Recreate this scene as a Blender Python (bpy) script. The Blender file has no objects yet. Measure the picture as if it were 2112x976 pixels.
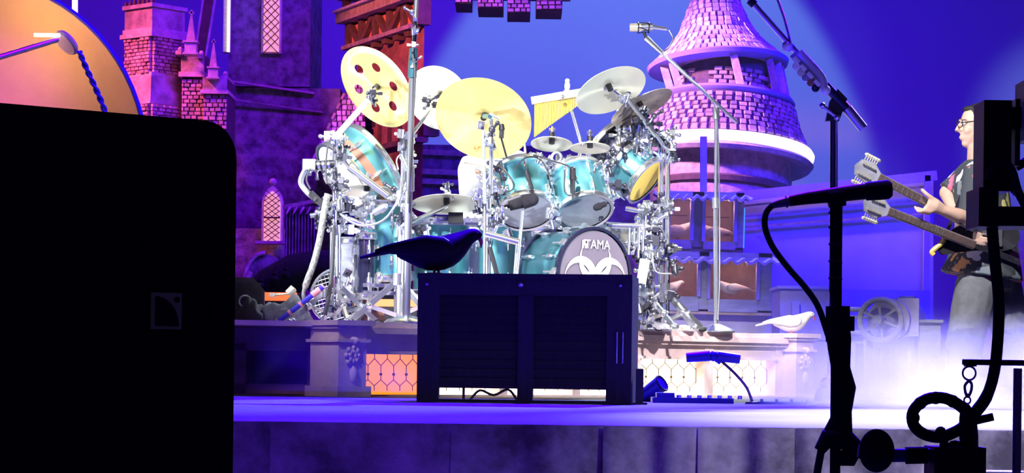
import bpy, math, random
from mathutils import Vector as V, Matrix as M, Quaternion
from math import sin, cos, pi, radians as R, sqrt
random.seed(7)
C = bpy.context.scene
col = C.collection
# ---------------------------------------------------------------- camera
FO, HZ, CX, CY, RO = 4763.0, .145, 1056.0, 760.0, R(.7)
def P(u, v, d):
    """point at distance d that the photograph shows at (u, v)"""
    du, dv = u-CX, v-CY
    x = du*cos(RO)+dv*sin(RO); y = -du*sin(RO)+dv*cos(RO)
    return V((x*d/FO, d, HZ-y*d/FO))
def S(px, d): return px*d/FO
cd = bpy.data.cameras.new('camera'); cam = bpy.data.objects.new('camera', cd); col.objects.link(cam)
cd.sensor_width = 36; cd.lens = 36*FO/2112; cd.shift_y = (CY-488)/2112; cd.clip_end = 200
cam.matrix_world = M.Translation((0, 0, HZ)) @ M.Rotation(R(90), 4, 'X') @ M.Rotation(RO, 4, 'Z')
C.camera = cam
# ---------------------------------------------------------------- world, lights, exposure
w = bpy.data.worlds.new('world'); C.world = w; w.use_nodes = True
w.node_tree.nodes['Background'].inputs[0].default_value = (.006, .003, .03, 1)
w.node_tree.nodes['Background'].inputs[1].default_value = 1
C.view_settings.view_transform = 'Standard'; C.view_settings.look = 'None'
C.view_settings.exposure = 0; C.view_settings.gamma = 1; C.view_settings.use_curve_mapping = False
def aim(o, a, b):
    o.location = a; o.rotation_euler = (V(b)-V(a)).to_track_quat('-Z', 'Y').to_euler()
def spot(name, a, b, c, e, ang, blend=.3, r=.15):
    l = bpy.data.lights.new(name, 'SPOT'); l.color = c; l.energy = e; l.spot_size = R(ang); l.spot_blend = blend; l.shadow_soft_size = r
    o = bpy.data.objects.new(name, l); col.objects.link(o); aim(o, a, b); return o
def area(name, a, b, c, e, sx, sy=None, spread=180):
    l = bpy.data.lights.new(name, 'AREA'); l.color = c; l.energy = e; l.size = sx; l.spread = R(spread)
    if sy: l.shape = 'RECTANGLE'; l.size_y = sy
    o = bpy.data.objects.new(name, l); col.objects.link(o); aim(o, a, b); return o
spot('kit_key_spot', (-1.0, 7.6, 4.6), (.05, 12.6, 1.05), (1, .97, .93), 4300, 27, .35, .25)
spot('kit_back_spot', (2.2, 16.2, 4.4), (-.1, 12.3, .9), (.8, .9, 1), 2600, 38, .4, .12)
spot('kit_side_spot', (-3.6, 11.6, 3.6), (-.4, 12.4, 1.0), (.75, .85, 1), 900, 34, .5, .1)
spot('kit_low_spot', (2.5, 10.6, .75), (-.2, 12.4, 1.35), (.9, .95, 1), 420, 36, .5, .1)  # unseen fill added to brighten cymbal undersides from the right
spot('kit_low_left_spot', (-2.7, 10.3, .6), (-.2, 12.4, 1.4), (.9, .95, 1), 620, 36, .5, .1)  # same added fill from the left
spot('riser_left_spot', (-2.4, 8.2, 1.4), (-1.15, 11.7, .22), (.8, .35, .75), 70, 26, .8, .2)
spot('smoke_white_spot', (-1.7, 9.0, 2.2), (-.72, 11.1, .30), (1, .95, .95), 170, 15, .9, .1)
spot('floor_blue_spot', (.6, 11.2, 5.2), (-.3, 7.6, 0), (.04, 0, 1), 17000, 64, .5, .15)
spot('rim_blue_spot', (3.0, 12.2, 2.7), (0, 9.4, .4), (.04, .0, 1), 900, 34, .5, .1)
spot('fog_white_spot', (3.1, 13.4, 4.2), (1.6, 7.9, 0), (.97, .97, 1), 11000, 20, .8, .15)
spot('bassist_spot', (.9, 9.0, 4.4), (2.75, 13.0, 1.1), (1, .97, .93), 2100, 20, .5, .1)
spot('riser_right_spot', (2.6, 8.6, 3.4), (1.15, 12.7, .2), (1, .92, .85), 2400, 20, .7, .1)
spot('scenery_pink_spot', (-4.7, 17.8, 4.7), (-3.0, 18.95, 2.35), (1, .12, .28), 1900, 24, .5, .3)
spot('timber_pink_spot', (-3.6, 15.0, 3.9), (-1.05, 19.2, 2.75), (1, .19, .16), 1500, 22, .6, .1)
area('scenery_violet_flood', (.0, 14.6, 6.5), (-2.3, 19.5, 1.4), (.22, .0, 1), 300, 3, 1, 120)
spot('dome_magenta_spot', (-5.4, 14.6, .5), (-4.4, 16.4, 1.5), (.9, .05, 1), 260, 30, .9, .1)
spot('tower_pink_spot', (-2.3, 16.9, 4.3), (1.35, 18.2, 2.5), (1, .42, .9), 3900, 25, .6, .2)
spot('tower_lower_fill', (1.1, 17.0, .5), (1.55, 18.0, 1.75), (1, .3, .85), 160, 60, .7, .1)  # added lamp without a visible source, brightens the lower drum
spot('battlement_spot', (-1.6, 16.6, 4.9), (.1, 19, 3.15), (1, .22, .7), 420, 24, .6, .1)
area('scenery_blue_flood', (3.8, 14.5, 5.5), (2.6, 19, 1), (.035, .01, 1), 420, 2, 1, 130)
spot('sky_beam_spot', (1.38, 20, 9.5), (1.38, 26, 2.3), (.27, .62, .85), 1450, 33.5, .12, .1)
area('sky_wash', (0, 20.5, 8.5), (.3, 26, 2), (.006, .0, 1), 300, 7, .6)
spot('haze_beam_spot', (1.5, 16.4, 7.5), (1.5, 16.2, 0), (.34, .45, 1), 2600, 26, .4, .1)
spot('sky_right_spot', (6.8, 19.5, 8), (6.1, 26, 3.0), (.24, .34, .7), 1500, 15, 1, .1)
area('skirt_blue_fill', (.3, 4.75, 2.0), (.3, 6.0, -.35), (.16, .045, 1), 46, 3.4, .2, 120)  # no fixture there: unseen area light added to brighten the skirt
spot('pit_right_spot', (2.0, 4.7, .6), (1.2, 6, -.25), (.92, .92, .95), 190, 60, .9, .2)  # unseen lamp added to pale the skirt where fog would spill
# ---------------------------------------------------------------- mesh builder
class B:
    def __init__(s): s.v = []; s.f = []
    def add(s, vs, fs):
        k = len(s.v); s.v += [V(x) for x in vs]; s.f += [tuple(i+k for i in q) for q in fs]; return s
    def box(s, c, sz, m=None, taper=1):
        x, y, z = [q/2 for q in sz]; m = m or M.Identity(4); c = V(c)
        vs = [(-x, -y, -z), (x, -y, -z), (x, y, -z), (-x, y, -z)] + [(a*taper, b*taper, z) for a, b in ((-x, -y), (x, -y), (x, y), (-x, y))]
        m3 = m.to_3x3()
        return s.add([c+m3 @ V(q) for q in vs], [(3, 2, 1, 0), (4, 5, 6, 7), (0, 1, 5, 4), (1, 2, 6, 5), (2, 3, 7, 6), (3, 0, 4, 7)])
    def bar(s, a, b, w, h=None, up=(0, -1, 0)):
        """square bar from a to b; w across, h along `up`"""
        a, b = V(a), V(b); z = (b-a).normalized(); y = V(up); y = (y-z*y.dot(z))
        y = y.normalized() if y.length > 1e-4 else z.orthogonal().normalized()
        x = y.cross(z); m = M((x, y, z)).transposed().to_4x4()
        return s.box((a+b)/2, (w, h or w, (b-a).length), m)
    def loft(s, pts, rad, n=10, up=(0, 0, 1), cap=True):
        pts = [V(p) for p in pts]; k = len(pts)
        if not isinstance(rad, (list, tuple)): rad = [rad]*k
        rad = [r if isinstance(r, tuple) else (r, r) for r in rad]
        upv = V(up); vs = []; prev = None
        for i, p in enumerate(pts):
            t = (pts[min(i+1, k-1)]-pts[max(i-1, 0)]).normalized()
            if prev is None:
                y = upv-t*upv.dot(t); y = y.normalized() if y.length > .05 else t.orthogonal().normalized()
            else:
                y = prev-t*prev.dot(t); y = y.normalized() if y.length > 1e-4 else t.orthogonal().normalized()
            prev = y; x = t.cross(y)
            for j in range(n):
                a = 2*pi*j/n; vs.append(p+x*cos(a)*rad[i][0]+y*sin(a)*rad[i][1])
        fs = [(i*n+j, i*n+(j+1) % n, (i+1)*n+(j+1) % n, (i+1)*n+j) for i in range(k-1) for j in range(n)]
        if cap: fs += [tuple(range(n-1, -1, -1)), tuple(range((k-1)*n, k*n))]
        return s.add(vs, fs)
    def cyl(s, a, b, r, r2=None, n=12): return s.loft([a, b], [r, r if r2 is None else r2], n)
    def tube(s, pts, r, n=6, sub=4):
        return s.loft(spline(pts, sub), r, n)
    def lathe(s, prof, m=None, n=24, a0=0, a1=2*pi):
        m = m or M.Identity(4); full = abs(a1-a0-2*pi) < 1e-6; c = n if full else n+1; k = len(prof)
        vs = [m @ V((r*cos(a0+(a1-a0)*j/n), r*sin(a0+(a1-a0)*j/n), z)) for r, z in prof for j in range(c)]
        fs = [(i*c+j, i*c+(j+1) % c, (i+1)*c+(j+1) % c, (i+1)*c+j) for i in range(k-1) for j in range(n)]
        return s.add(vs, fs)
    def ball(s, c, r, m=None, n=10, h=7):
        r = r if isinstance(r, (tuple, list)) else (r, r, r); m3 = m.to_3x3() if m else M.Identity(3); c = V(c)
        vs = []
        for i in range(h+1):
            t = -pi/2+pi*i/h; e = max(cos(t), .02)
            vs += [c+m3 @ V((r[0]*e*cos(2*pi*j/n), r[1]*e*sin(2*pi*j/n), r[2]*sin(t))) for j in range(n)]
        return s.add(vs, [(i*n+j, i*n+(j+1) % n, (i+1)*n+(j+1) % n, (i+1)*n+j) for i in range(h) for j in range(n)]+[tuple(range(n-1, -1, -1)), tuple(range(h*n, h*n+n))])
    def ring(s, c, nrm, Rr, r, n=32, k=8, a0=0, a1=2*pi, r2=None):
        q = rot_to(nrm); c = V(c); full = abs(a1-a0-2*pi) < 1e-6; m = n if full else n+1; vs = []
        for i in range(m):
            a = a0+(a1-a0)*i/n
            for j in range(k):
                b = 2*pi*j/k; vs.append(c+q @ V(((Rr+r*cos(b))*cos(a), (Rr+r*cos(b))*sin(a), (r2 or r)*sin(b))))
        return s.add(vs, [(i*k+j, ((i+1) % m)*k+j, ((i+1) % m)*k+(j+1) % k, i*k+(j+1) % k) for i in range(n) for j in range(k)])
    def prism(s, poly, th, m):
        """polygon in local xz, thickness th along local y, placed by matrix m"""
        k = len(poly); vs = [m @ V((x, -th/2, z)) for x, z in poly]+[m @ V((x, th/2, z)) for x, z in poly]
        return s.add(vs, [tuple(range(k)), tuple(range(2*k-1, k-1, -1))]+[(i, i+k, (i+1) % k+k, (i+1) % k) for i in range(k)])
def spline(pts, sub=4):
    pts = [V(p) for p in pts]
    if len(pts) < 3: return pts
    out = []
    for i in range(len(pts)-1):
        p0, p1, p2, p3 = pts[max(i-1, 0)], pts[i], pts[i+1], pts[min(i+2, len(pts)-1)]
        for j in range(sub):
            t = j/sub; out.append(.5*((2*p1)+(p2-p0)*t+(2*p0-5*p1+4*p2-p3)*t*t+(3*p1-p0-3*p2+p3)*t**3))
    return out+[pts[-1]]
def rot_to(nrm): return V((0, 0, 1)).rotation_difference(V(nrm).normalized()).to_matrix()
def frame(o, xdir, up=(0, 0, 1)):
    """local x along xdir, local z up, local y away from the viewer"""
    x = V(xdir).normalized(); z = V(up); z = (z-x*z.dot(x)).normalized(); y = z.cross(x)
    m = M((x, y, z)).transposed().to_4x4(); m.translation = V(o); return m
# ---------------------------------------------------------------- objects
ORG = {}
def link(o): col.objects.link(o); return o
def tag(o, label=None, cat=None, group=None, kind=None):
    for k, x in (('label', label), ('category', cat), ('group', group), ('kind', kind)):
        if x: o[k] = x
    return o
def thing(name, label, cat, loc, group=None, kind=None):
    o = link(bpy.data.objects.new(name, None)); o.empty_display_size = .05; o.location = loc; ORG[o.name] = V(loc)
    return tag(o, label, cat, group, kind)
def mk(name, b, mat, parent=None, label=None, cat=None, group=None, kind=None, sharp=38, rm=0, sub=0):
    if parent is not None: org = ORG[parent.name]
    else:
        lo = V([min(v[i] for v in b.v) for i in range(3)]); hi = V([max(v[i] for v in b.v) for i in range(3)])
        org = V(((lo.x+hi.x)/2, (lo.y+hi.y)/2, lo.z))
    me = bpy.data.meshes.new(name); me.from_pydata([v-org for v in b.v], [], b.f); me.update()
    me.polygons.foreach_set('use_smooth', [True]*len(me.polygons))
    if sharp: me.set_sharp_from_angle(angle=R(sharp))
    me.materials.append(mat)
    o = link(bpy.data.objects.new(name, me)); ORG[o.name] = org
    if parent is not None: o.parent = parent
    else: o.location = org
    if rm:
        q = o.modifiers.new('remesh', 'REMESH'); q.mode = 'VOXEL'; q.voxel_size = rm; q.use_smooth_shade = True
        q = o.modifiers.new('smooth', 'SMOOTH'); q.iterations = 6; q.factor = .5
    if sub: q = o.modifiers.new('sub', 'SUBSURF'); q.levels = q.render_levels = sub
    return tag(o, label, cat, group, kind)
def inst(name, me, m, parent):
    """one more object on shared mesh data, at world matrix m, as a child"""
    o = link(bpy.data.objects.new(name, me)); o.parent = parent
    o.matrix_local = M.Translation(-ORG[parent.name]) @ m; return o
def copy_tree(o, loc=None, rotz=None, scale=None, label=None, parent=None):
    c = link(o.copy()); 
    if parent: c.parent = parent
    if loc is not None: c.location = loc
    if rotz is not None: c.rotation_euler = (0, 0, rotz)
    if scale: c.scale = (scale,)*3
    if label: c['label'] = label
    for k in [q for q in o.children]:
        copy_tree(k, parent=c)
    return c
# ---------------------------------------------------------------- materials
def mt(name, c, r=.5, m=0, var=0, scale=20, bump=0, emit=None, coat=0, rnd=0, c2=None, trans=0, stretch=None):
    x = bpy.data.materials.new(name); x.use_nodes = True; nt = x.node_tree; N = nt.nodes; L = nt.links; b = N['Principled BSDF']
    b.inputs['Base Color'].default_value = (*c, 1); b.inputs['Roughness'].default_value = r; b.inputs['Metallic'].default_value = m
    b.inputs['Coat Weight'].default_value = coat; b.inputs['Transmission Weight'].default_value = trans
    if emit: b.inputs['Emission Color'].default_value = (*emit[0], 1); b.inputs['Emission Strength'].default_value = emit[1]
    if var or bump or rnd:
        tc = N.new('ShaderNodeTexCoord'); nz = N.new('ShaderNodeTexNoise'); nz.inputs['Scale'].default_value = scale; nz.inputs['Detail'].default_value = 5; nz.inputs['Roughness'].default_value = .65
        if stretch:
            mp = N.new('ShaderNodeMapping'); mp.inputs['Scale'].default_value = stretch; L.new(tc.outputs['Object'], mp.inputs['Vector']); L.new(mp.outputs[0], nz.inputs['Vector'])
        else: L.new(tc.outputs['Object'], nz.inputs['Vector'])
        mx = N.new('ShaderNodeMix'); mx.data_type = 'RGBA'
        rp = N.new('ShaderNodeValToRGB'); rp.color_ramp.elements[0].position = .36; rp.color_ramp.elements[1].position = .66
        L.new(nz.outputs['Fac'], rp.inputs[0]); 
        c2 = c2 or tuple(q*(1-var) for q in c)
        mx.inputs[6].default_value = (*c2, 1); mx.inputs[7].default_value = (*c, 1)
        L.new(rp.outputs[0], mx.inputs[0]); src = mx.outputs[2]
        if rnd:
            oi = N.new('ShaderNodeObjectInfo'); hv = N.new('ShaderNodeHueSaturation'); ma = N.new('ShaderNodeMath'); ma.operation = 'MULTIPLY_ADD'
            ma.inputs[1].default_value = rnd; ma.inputs[2].default_value = 1-rnd*.6
            L.new(oi.outputs['Random'], ma.inputs[0]); L.new(ma.outputs[0], hv.inputs['Value']); L.new(src, hv.inputs['Color']); src = hv.outputs[0]
        if var or rnd: L.new(src, b.inputs['Base Color'])
        if bump:
            bp = N.new('ShaderNodeBump'); bp.inputs['Strength'].default_value = bump; bp.inputs['Distance'].default_value = .02
            L.new(nz.outputs['Fac'], bp.inputs['Height']); L.new(bp.outputs[0], b.inputs['Normal'])
    return x
MAT = dict(
    chrome=mt('chrome', (.88, .91, .96), .22, .93), chrome_shade=mt('shaded chrome', (.07, .07, .10), .3, .6), steel=mt('brushed steel', (.55, .58, .64), .35, .85),
    black=mt('black paint', (.012, .011, .018), .5), cloth=mt('black cloth', (.02, .018, .03), .95, var=.5, scale=14, bump=.4),
    grey=mt('grey cloth', (.16, .16, .19), .95, var=.7, scale=9, bump=.6), rubber=mt('rubber', (.02, .02, .025), .7),
    teal=mt('teal lacquer', (.16, .50, .56), .30, .75, coat=.4), tdark=mt('dark teal lacquer', (.07, .22, .28), .3, .7, coat=.4),
    midnight=mt('midnight blue lacquer', (.02, .02, .06), .25, .2, coat=.5),
    head=mt('clear drum head', (.32, .34, .40), .3, 0, var=.35, scale=6), headw=mt('white drum head', (.85, .85, .88), .4),
    heady=mt('amber drum head', (.85, .62, .12), .4), brown=mt('brown stripe', (.30, .13, .09), .4),
    brass=mt('cymbal brass', (1.0, .86, .32), .32, .5, var=.16, scale=9, bump=.04), bronze=mt('old bronze', (.62, .52, .42), .42, .6, var=.45, scale=14, bump=.15),
    silver=mt('bright cymbal', (.95, .91, .72), .32, .65), gold=mt('yellow chime tube', (1.0, .78, .05), .35, .25), white=mt('white paint', (.85, .83, .8), .5),
    wood=mt('pale wood', (.75, .66, .58), .55, var=.3, scale=12, stretch=(1, 1, 8)), print=mt('brown print', (.45, .28, .10), .6),
    skin=mt('skin', (.72, .47, .36), .5, var=.12, scale=30), hair=mt('dark hair', (.03, .025, .025), .6, var=.5, scale=60, bump=.4),
    tee=mt('white tee shirt', (.85, .85, .88), .85), denim=mt('charcoal denim', (.20, .21, .24), .9, var=.35, scale=12, bump=.4),
    stone=mt('castle stone', (.52, .43, .47), .9, var=.55, scale=7, bump=.8), stonep=mt('painted stone', (.66, .50, .50), .85, var=.45, scale=16, bump=.5, rnd=.7),
    trimst=mt('stone trim', (.60, .50, .52), .85, var=.35, scale=12, bump=.3), mortar=mt('dark mortar', (.13, .08, .10), .95, var=.4, scale=14),
    tower=mt('tower render', (.30, .25, .34), .92, var=.7, scale=11, bump=.7), shingle=mt('roof shingle', (.74, .66, .70), .8, var=.3, scale=18, bump=.4, rnd=.7),
    timber=mt('old timber', (.16, .09, .08), .85, var=.4, scale=14, bump=.4), plasterd=mt('dark red plaster', (.42, .17, .17), .9, var=.5, scale=9, bump=.4), plaster=mt('orange plaster', (.80, .30, .20), .9, var=.25, scale=8),
    bluew=mt('blue painted board', (.30, .24, .80), .7, var=.2, scale=6), greyw=mt('grey weathered board', (.34, .34, .42), .85, var=.3, scale=7, stretch=(1, 1, 4)),
    shedb=mt('blue lilac board', (.36, .36, .70), .85, var=.2, scale=4), lilac=mt('lilac board', (.50, .45, .66), .85, var=.25, scale=5), rust=mt('rusty interior', (.5, .36, .34), .85, var=.3, scale=8),
    pigeon=mt('white feather', (.78, .77, .80), .75, var=.12, scale=24, bump=.15), beak=mt('red beak', (.55, .08, .08), .5),
    riser=mt('riser painted wood', (.62, .47, .50), .7, var=.3, scale=6, bump=.2), riserd=mt('riser dark panel', (.08, .06, .10), .8, var=.3, scale=8),
    floor=mt('stage floor', (.20, .20, .21), .8, var=.35, scale=2.2, bump=.05), skirt=mt('stage skirt cloth', (.26, .23, .30), .9, var=.8, scale=5, bump=.3),
    sky=mt('backdrop cloth', (.62, .62, .66), .95), lead=mt('window lead', (.10, .05, .03), .7),
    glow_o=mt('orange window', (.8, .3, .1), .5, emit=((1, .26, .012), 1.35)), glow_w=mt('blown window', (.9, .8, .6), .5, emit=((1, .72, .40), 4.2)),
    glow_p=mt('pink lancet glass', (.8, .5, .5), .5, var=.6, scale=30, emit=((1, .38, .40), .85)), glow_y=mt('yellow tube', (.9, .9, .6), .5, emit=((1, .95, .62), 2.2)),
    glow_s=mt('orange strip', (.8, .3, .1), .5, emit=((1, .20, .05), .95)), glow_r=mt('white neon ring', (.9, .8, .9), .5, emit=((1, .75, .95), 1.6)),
    glow_c=mt('turquoise strip', (.2, .7, .8), .5, emit=((.05, .45, .8), .8)),
    dome=mt('parchment dome', (.80, .58, .46), .75, var=.12, scale=3), blue=mt('blue tape', (.04, .03, .8), .5), pink=mt('pink tape', (.9, .35, .45), .6),
    cable=mt('cable jacket', (.05, .05, .06), .6), braid=mt('braided cable sleeve', (.45, .45, .42), .8, var=.7, scale=60, bump=.4), lamp=mt('blue lamp housing', (.05, .04, .30), .35, .3),
    purple=mt('grey violet bass drum head', (.17, .135, .19), .45, var=.12, scale=5), crate=mt('dark crate wood', (.022, .017, .026), .7, var=.4, scale=9, stretch=(6, 1, 1), bump=.2),
    badge=mt('grey badge', (.5, .45, .45), .6, emit=((.5, .4, .38), .006)), roofc=mt('corrugated roof', (.40, .33, .55), .6), glass=mt('spectacle glass', (.6, .6, .65), .1, 0, trans=.9),  # badge is no lamp: faint emission put into its material
)
MAT['floor'].node_tree.nodes['Principled BSDF'].inputs['Specular IOR Level'].default_value = .1

for k in ('brass', 'silver', 'bronze'):                            # lathe turned metal: highlights stretch along the radius
    nt = MAT[k].node_tree; b = nt.nodes['Principled BSDF']; b.inputs['Anisotropic'].default_value = .85
    t = nt.nodes.new('ShaderNodeTangent'); t.direction_type = 'RADIAL'; t.axis = 'Z'; nt.links.new(t.outputs[0], b.inputs['Tangent'])
# ================================================================ setting
b = B(); b.box((0, 18.2, -.05), (24, 24.4, .1)); mk('floor', b, MAT['floor'], label='blue lit stage floor', kind='structure')
b = B(); b.box((0, 2, -1.4), (24, 8, .1)); mk('floor', b, MAT['black'], label='dark pit floor', kind='structure')
b = B(); b.box((0, 26.2, 4), (26, .1, 9)); mk('wall_back', b, MAT['sky'], label='blue lit backdrop cloth', kind='structure')
# stage skirt: separate hanging panels with folds
tr = thing('trim_1', 'dark blue cloth skirt under the stage edge', None, (0, 6, -1.35), kind='structure')
us = (300, 560, 932, 1245, 1440, 1640, 1900, 2260)
for a, c in zip(us[:-1], us[1:]):
    b = B(); n = 22; vs = []
    for i in range(n+1):
        u = a+(c-a)*i/n; x = S(u-CX, 5.96)
        y = 5.955-.004*sin(i*.9+a)-.006*sin(i*.37+a)
        vs += [(x, y, -.002), (x, y-.02*sin(i*.4+a)-.03, -1.34)]
    b.add(vs, [(2*i, 2*i+1, 2*i+3, 2*i+2) for i in range(n)]); mk('skirt_panel', b, MAT['skirt'], tr, sharp=0)
b = B(); b.box((0, 5.985, -.004), (24, .03, .008)); mk('edge_strip', b, MAT['skirt'], tr)

# ---------------------------------------------------------------- helpers for masonry
def unit(name, mat, chamf=.86):
    b = B(); c = .5; q = .5*chamf
    b.add([(-c, .5, -c), (c, .5, -c), (c, .5, c), (-c, .5, c), (-c, -.2, -c), (c, -.2, -c), (c, -.2, c), (-c, -.2, c), (-q, -.5, -q), (q, -.5, -q), (q, -.5, q), (-q, -.5, q)],
          [(8, 9, 10, 11)]+[(4+i, 4+(i+1) % 4, 8+(i+1) % 4, 8+i) for i in range(4)]+[(i, (i+1) % 4, 4+(i+1) % 4, 4+i) for i in range(4)])
    me = bpy.data.meshes.new(name); me.from_pydata(b.v, [], b.f); me.materials.append(mat); return me
U_BRICK = unit('brick', MAT['stonep']); U_SHIN = unit('shingle', MAT['shingle'], .9); U_PLANK = unit('plank', MAT['greyw'], .95)
def bricks(parent, m, w, h, bw, bh, dep=.03, me=None, name='brick', keep=None, jit=.15, gap=.86):
    """running bond on the local xz rectangle w x h of matrix m, proud of local y=0"""
    rows = max(1, round(h/bh)); bh = h/rows
    for r in range(rows):
        x = -bw*(.5 if r % 2 else 0)
        while x < w-.01*bw:
            bl = bw*(1+random.uniform(-jit, jit)); x0, x1 = max(x, 0), min(x+bl, w); x += bl
            if x1-x0 < bw*.25: continue
            cx, cz = (x0+x1)/2, (r+.5)*bh
            if keep and not keep(cx, cz): continue
            d = dep*random.uniform(.7, 1.3)
            inst(name, me or U_BRICK, m @ M.Translation((cx, -d*.3, cz)) @ M.Rotation(random.uniform(-.03, .03), 4, 'Y') @ M.Diagonal(((x1-x0)-bw*(1-gap), d, bh*gap, 1)), parent)
def around(parent, m, z0, z1, r0, r1, bw, bh, me, name, dep=.03, a0=-pi, a1=0, keep=None, jit=.2, gap=.88):
    rows = max(1, round((z1-z0)/bh))
    for r in range(rows):
        t = (r+.5)/rows; rr = r0+(r1-r0)*t; z = z0+(z1-z0)*t; n = max(3, round(rr*(a1-a0)/bw)); sl = math.atan2(r0-r1, z1-z0)
        for i in range(n):
            a = a0+(a1-a0)*(i+.5*(r % 2)+.25)/n
            if keep and not keep(a, z): continue
            d = dep*random.uniform(.7, 1.4)
            inst(name, me, m @ M.Translation((rr*cos(a), rr*sin(a), z)) @ M.Rotation(a+pi/2, 4, 'Z') @ M.Rotation(-sl+random.uniform(-.06, .02), 4, 'X') @
                 M.Diagonal((rr*(a1-a0)/n*gap*random.uniform(1-jit, 1), d, (z1-z0)/rows/max(cos(sl), .3)*gap, 1)), parent)
def lancet(w, h, n=8):
    """pointed arch outline in xz, origin at the middle of the sill"""
    s = h-w*.9; pts = [(-w/2, 0), (w/2, 0)]
    for i in range(n+1):
        t = i/n*pi/3; pts.append((-w/2+w*cos(t), s+w*sin(t)))
    for i in range(n-1, -1, -1):
        t = i/n*pi/3; pts.append((w/2-w*cos(t), s+w*sin(t)))
    return pts

# ================================================================ scenery, from the left
D = 19.0
def SP(u, v, d=D): return P(u, v, d)
# ---- parchment dome with hub, arm and rope
dc = P(-60, 330, 16.5); dR = S(372, 16.5)
th = thing('dome', 'huge glowing parchment dome with blue rim and rope seam above the black speaker', 'dome', dc-V((0, 0, dR)))
prof = [(dR*sin(t*pi/2/12), dR*.5*cos(t*pi/2/12)) for t in range(13)]
mdome = M.Translation(dc) @ rot_to((.12, 1, .05)).to_4x4()
b = B(); b.lathe(prof, mdome, 64); mk('shell', b, MAT['dome'], th)
b = B(); b.ring(dc, (.12, 1, .05), dR*1.0, S(5, 16.5), 72, 8); mk('rim', b, MAT['blue'], th, label='blue tube rim')
hub = P(137, 88, 16.2); hn = V((-.58, -.46, -.66))
b = B(); b.ring(hub, hn, S(24, 16.2), S(6, 16.2), 28, 8); mk('hub_ring', b, MAT['wood'], th)
b = B(); b.cyl(hub+hn*.02, hub-hn*.02, S(27, 16.2), n=24); mk('hub_cap', b, MAT['bluew'], th)
b = B(); b.cyl(P(118, 82, 16.1), P(-60, 136, 15.6), S(6, 16), n=10); mk('arm', b, MAT['steel'], th)
lt = mk('lamp_tube', B().cyl(P(70, 72, 16.05), P(124, 73, 16.1), S(4, 16), n=10), MAT['glow_y'], th, label='short glowing tube lamp')
lp = bpy.data.lights.new('lamp_tube_light', 'POINT'); lp.energy = 14; lp.color = (1, .52, .16); lp.shadow_soft_size = .08
lo = link(bpy.data.objects.new('lamp_tube_light', lp)); lo.location = P(34, 108, 16.35)
b = B()
rp = spline([P(163, 106, 16.15), P(182, 150, 16.2), P(205, 200, 16.25), P(222, 246, 16.3)], 10)
for q in (0, pi):
    b.loft([p+V((cos(i*.9+q), sin(i*.9+q)*.6, 0))*S(4, 16) for i, p in enumerate(rp)], S(3.4, 16), 6)
mk('rope', b, MAT['blue'], th, label='twisted blue rope')

# ---- glowing pole behind dome
b = B(); b.cyl(P(154, 86, 17.5), P(155, -60, 17.5), S(6, 17.5), n=10); mk('light_pole', b, MAT['glow_y'], label='tall glowing pale yellow tube standing behind the dome', cat='light')

# ---- brick chimney seen on its corner
yaw = R(41); w = S(84, D); cor = P(311, 760-58, D); base = P(311, 300, D)
ex, ey = V((-cos(yaw), sin(yaw), 0)), V((sin(yaw)*.93, cos(yaw)*.93, 0))
ex2, ey2 = ex.normalized(), ey.normalized()
def cz(v): return P(311, v, D).z
th = thing('chimney', 'square brick chimney stack beside the dome, lit pink on its left face', 'chimney', (base.x, base.y, 0))
def cblock(v0, v1, grow, name, mat, tp=1):
    z0, z1 = cz(v1), cz(v0); g = S(grow, D); c = P(311, 300, D); c = c+ex2*(w/2)+ey2*(w/2)
    mm = M((-ex2, ey2, V((0, 0, 1)))).transposed().to_4x4()
    mk(name, B().box((c.x, c.y, (z0+z1)/2), (w+2*g, w+2*g, z1-z0), mm, tp), mat, th)
cblock(215, 760, 16, 'lower_shaft', MAT['mortar']); cblock(155, 215, 17, 'flared_base', MAT['stone'], .82); cblock(148, 155, 4, 'string_course', MAT['trimst'])
cblock(74, 150, 0, 'shaft', MAT['mortar']); cblock(66, 75, 9, 'cornice', MAT['trimst']); cblock(56, 66, 5, 'cornice', MAT['trimst']); cblock(14, 57, 2, 'cap', MAT['stone']); cblock(6, 14, 6, 'coping', MAT['trimst'])
c0 = P(311, 300, D)
mL = M((-ex2, V((0, 0, 1)).cross(-ex2), V((0, 0, 1)))).transposed().to_4x4()
def face(v0, v1, left, grow, bw=10.5, bh=7.4):
    g = S(grow, D); z0, z1 = cz(v1), cz(v0); p = c0-ex2*g-ey2*g
    if left: o = p+ex2*(w+2*g); m = frame((o.x, o.y, z0), -ex2)
    else: o = p; m = frame((o.x, o.y, z0), ey2)
    bricks(th, m, w+2*g, z1-z0, S(bw/.72, D), S(bh, D), .03)
face(75, 150, True, 0); face(75, 150, False, 0, 12); face(216, 290, True, 16, 12); face(216, 290, False, 16, 13)
b = B()
for k in range(7):
    q = c0+ex2*w*(k/6.0)+ey2*.0; b.box((q.x, q.y, cz(2)), (S(9, D), S(9, D), S(random.uniform(8, 20), D)), mL, .4)
mk('chimney_pot_row', b, MAT['timber'], th, kind='stuff')

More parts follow.
